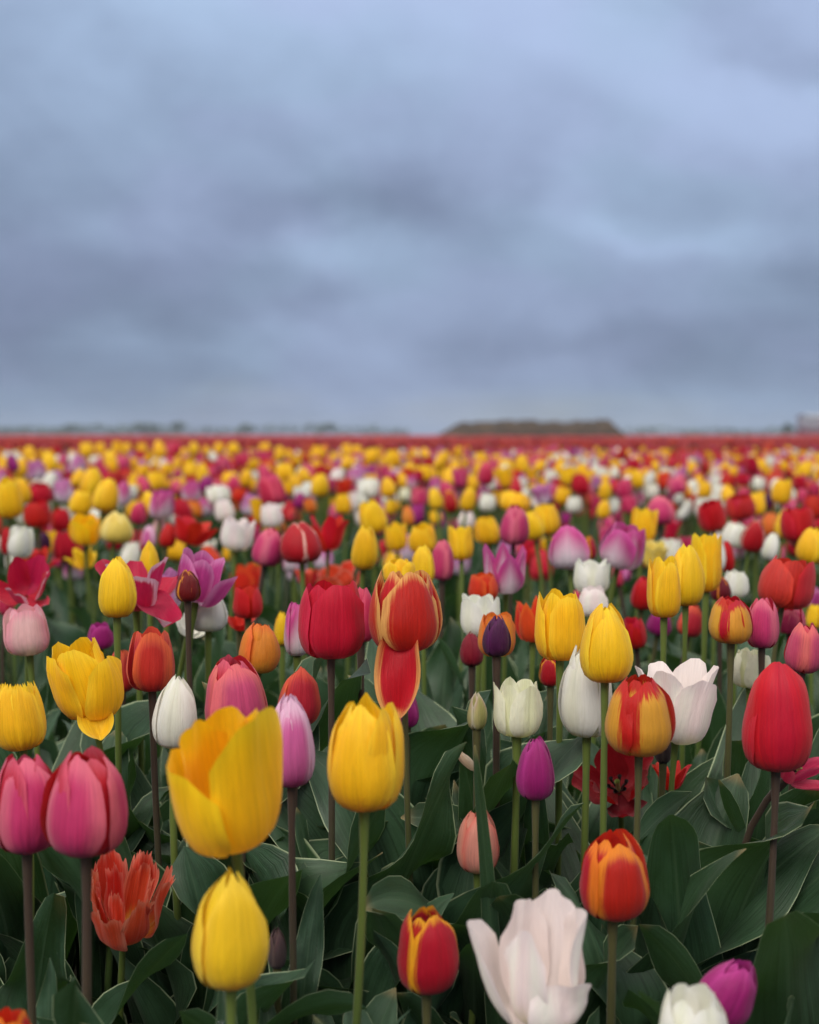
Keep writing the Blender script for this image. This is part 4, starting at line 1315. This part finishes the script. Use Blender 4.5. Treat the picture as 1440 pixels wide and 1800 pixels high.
# red strip behind it
RV = ['field_red', 'field_rose', 'coral', 'dark_crimson']
pts = region(14000, 8.3, 48.0, lambda x, d: r.random() < (d - 8.3 - .2 * (x + 2)) / 2.6)
hts = r.normal(.475, .02, len(pts))
mass('red_tulip_field', 'long strip of red tulips running to the horizon', pts, hts, r.uniform(.055, .075, len(pts)), r.choice(4, len(pts), p=[.3, .45, .2, .05]), mt_far, [MATS[v] for v in RV], lt_far, 2, stem=False, seed=5)
# leaves filling the rows between the counted flowers
pts = region(640, 1.3, 4.2, lambda x, d: True)
VV, QQ, UU, off = [], [], [], 0
for (x, d) in pts:
    for j in range(3):
        lv, lq, lu = lt[int(r.integers(6))]
        a, k = r.random() * 6.28, r.uniform(.75, 1.0) * (1.0 if d < 1.7 else .8)
        c, s = math.cos(a), math.sin(a)
        VV.append(np.stack([(lv[:, 0] * c - lv[:, 1] * s) * k + x, (lv[:, 0] * s + lv[:, 1] * c) * k + d, lv[:, 2] * k], 1))
        QQ.append(lq + off); UU.append(lu); off += len(lv)
tag(ob('tulip_leaves', mesh_np('tulip_leaves', np.concatenate(VV), np.concatenate(QQ), np.concatenate(UU), [LEAF])), 'dense green tulip leaves between the rows', kind='stuff')

# the same red bed going on far away: a bumpy sheet of flower heads
m, g_ = new_mat('far_red_bed')
ps = g_.n('ShaderNodeNewGeometry')
nn = g_.noise(ps.outputs['Position'], 5.0, 3.0, 0.7)
colr = g_.mix(g_.ss(nn, .34, .46), lin(50, 58, 40), lin(160, 34, 44))
out_mix(g_, colr, 0.7, nn, 0.03, 0.0)
xs = np.linspace(-90, 130, 260)
ys = 46 * (300 / 46) ** np.linspace(0, 1, 90)
X, Y = np.meshgrid(xs, ys)
Z = .475 + r.normal(0, .035, X.shape)
Z[0] = 0.0
Z[-1] = 0.0
fb = ob('red_tulip_bed', mesh_np('red_tulip_bed', np.stack([X, Y, Z], -1).reshape(-1, 3), grid_faces(len(ys), len(xs)), mats=[m], smooth=False))
tag(fb, 'far end of the red tulip strip below the horizon', kind='stuff')

# straw and dead leaf bits on the soil
VV, QQ, off = [], [], 0
for i in range(500):
    d = r.uniform(.55, 2.0)
    x = r.uniform(-.4 * d, .4 * d)
    a, L_, w_ = r.random() * 6.28, r.uniform(.02, .09), r.uniform(.001, .003)
    c, s = math.cos(a), math.sin(a)
    z = r.uniform(.012, .03)
    P = np.array([[-L_, -w_, 0], [L_, -w_, r.uniform(0, .02)], [L_, w_, .004], [-L_, w_, 0]]) * .5
    VV.append(np.stack([P[:, 0] * c - P[:, 1] * s + x, P[:, 0] * s + P[:, 1] * c + d, P[:, 2] + z], 1))
    QQ.append(np.array([[0, 1, 2, 3]]) + off)
    off += 4
tag(ob('straw', mesh_np('straw', np.concatenate(VV), np.concatenate(QQ), mats=[STRAW], smooth=False)), 'bits of straw and dead stalks on the soil', kind='stuff')
# the damp air between here and the horizon
hm, hg = new_mat('haze')
pv_ = hg.n('ShaderNodeVolumePrincipled')
pv_.inputs['Color'].default_value = (0.78, 0.86, 0.97, 1)
pv_.inputs['Density'].default_value = 0.0005
pv_.inputs['Anisotropy'].default_value = 0.2
ho = hg.n('ShaderNodeOutputMaterial')
hg.link(pv_.outputs[0], ho.inputs['Volume'])
hz_ = ob('haze', mesh_np('haze', *box_arrays(-910, 910, -70, 910, -1.1, 12.0), mats=[hm], smooth=False))
tag(hz_, 'pale damp air fading the far horizon', kind='stuff')
print('TULIPS', len(TUL), 'unique labels', len({t['label'] for t in TUL}))
from collections import Counter
for k_, v_ in Counter(t['label'] for t in TUL).items():
    if v_ > 1:
        print('DUP', v_, k_)
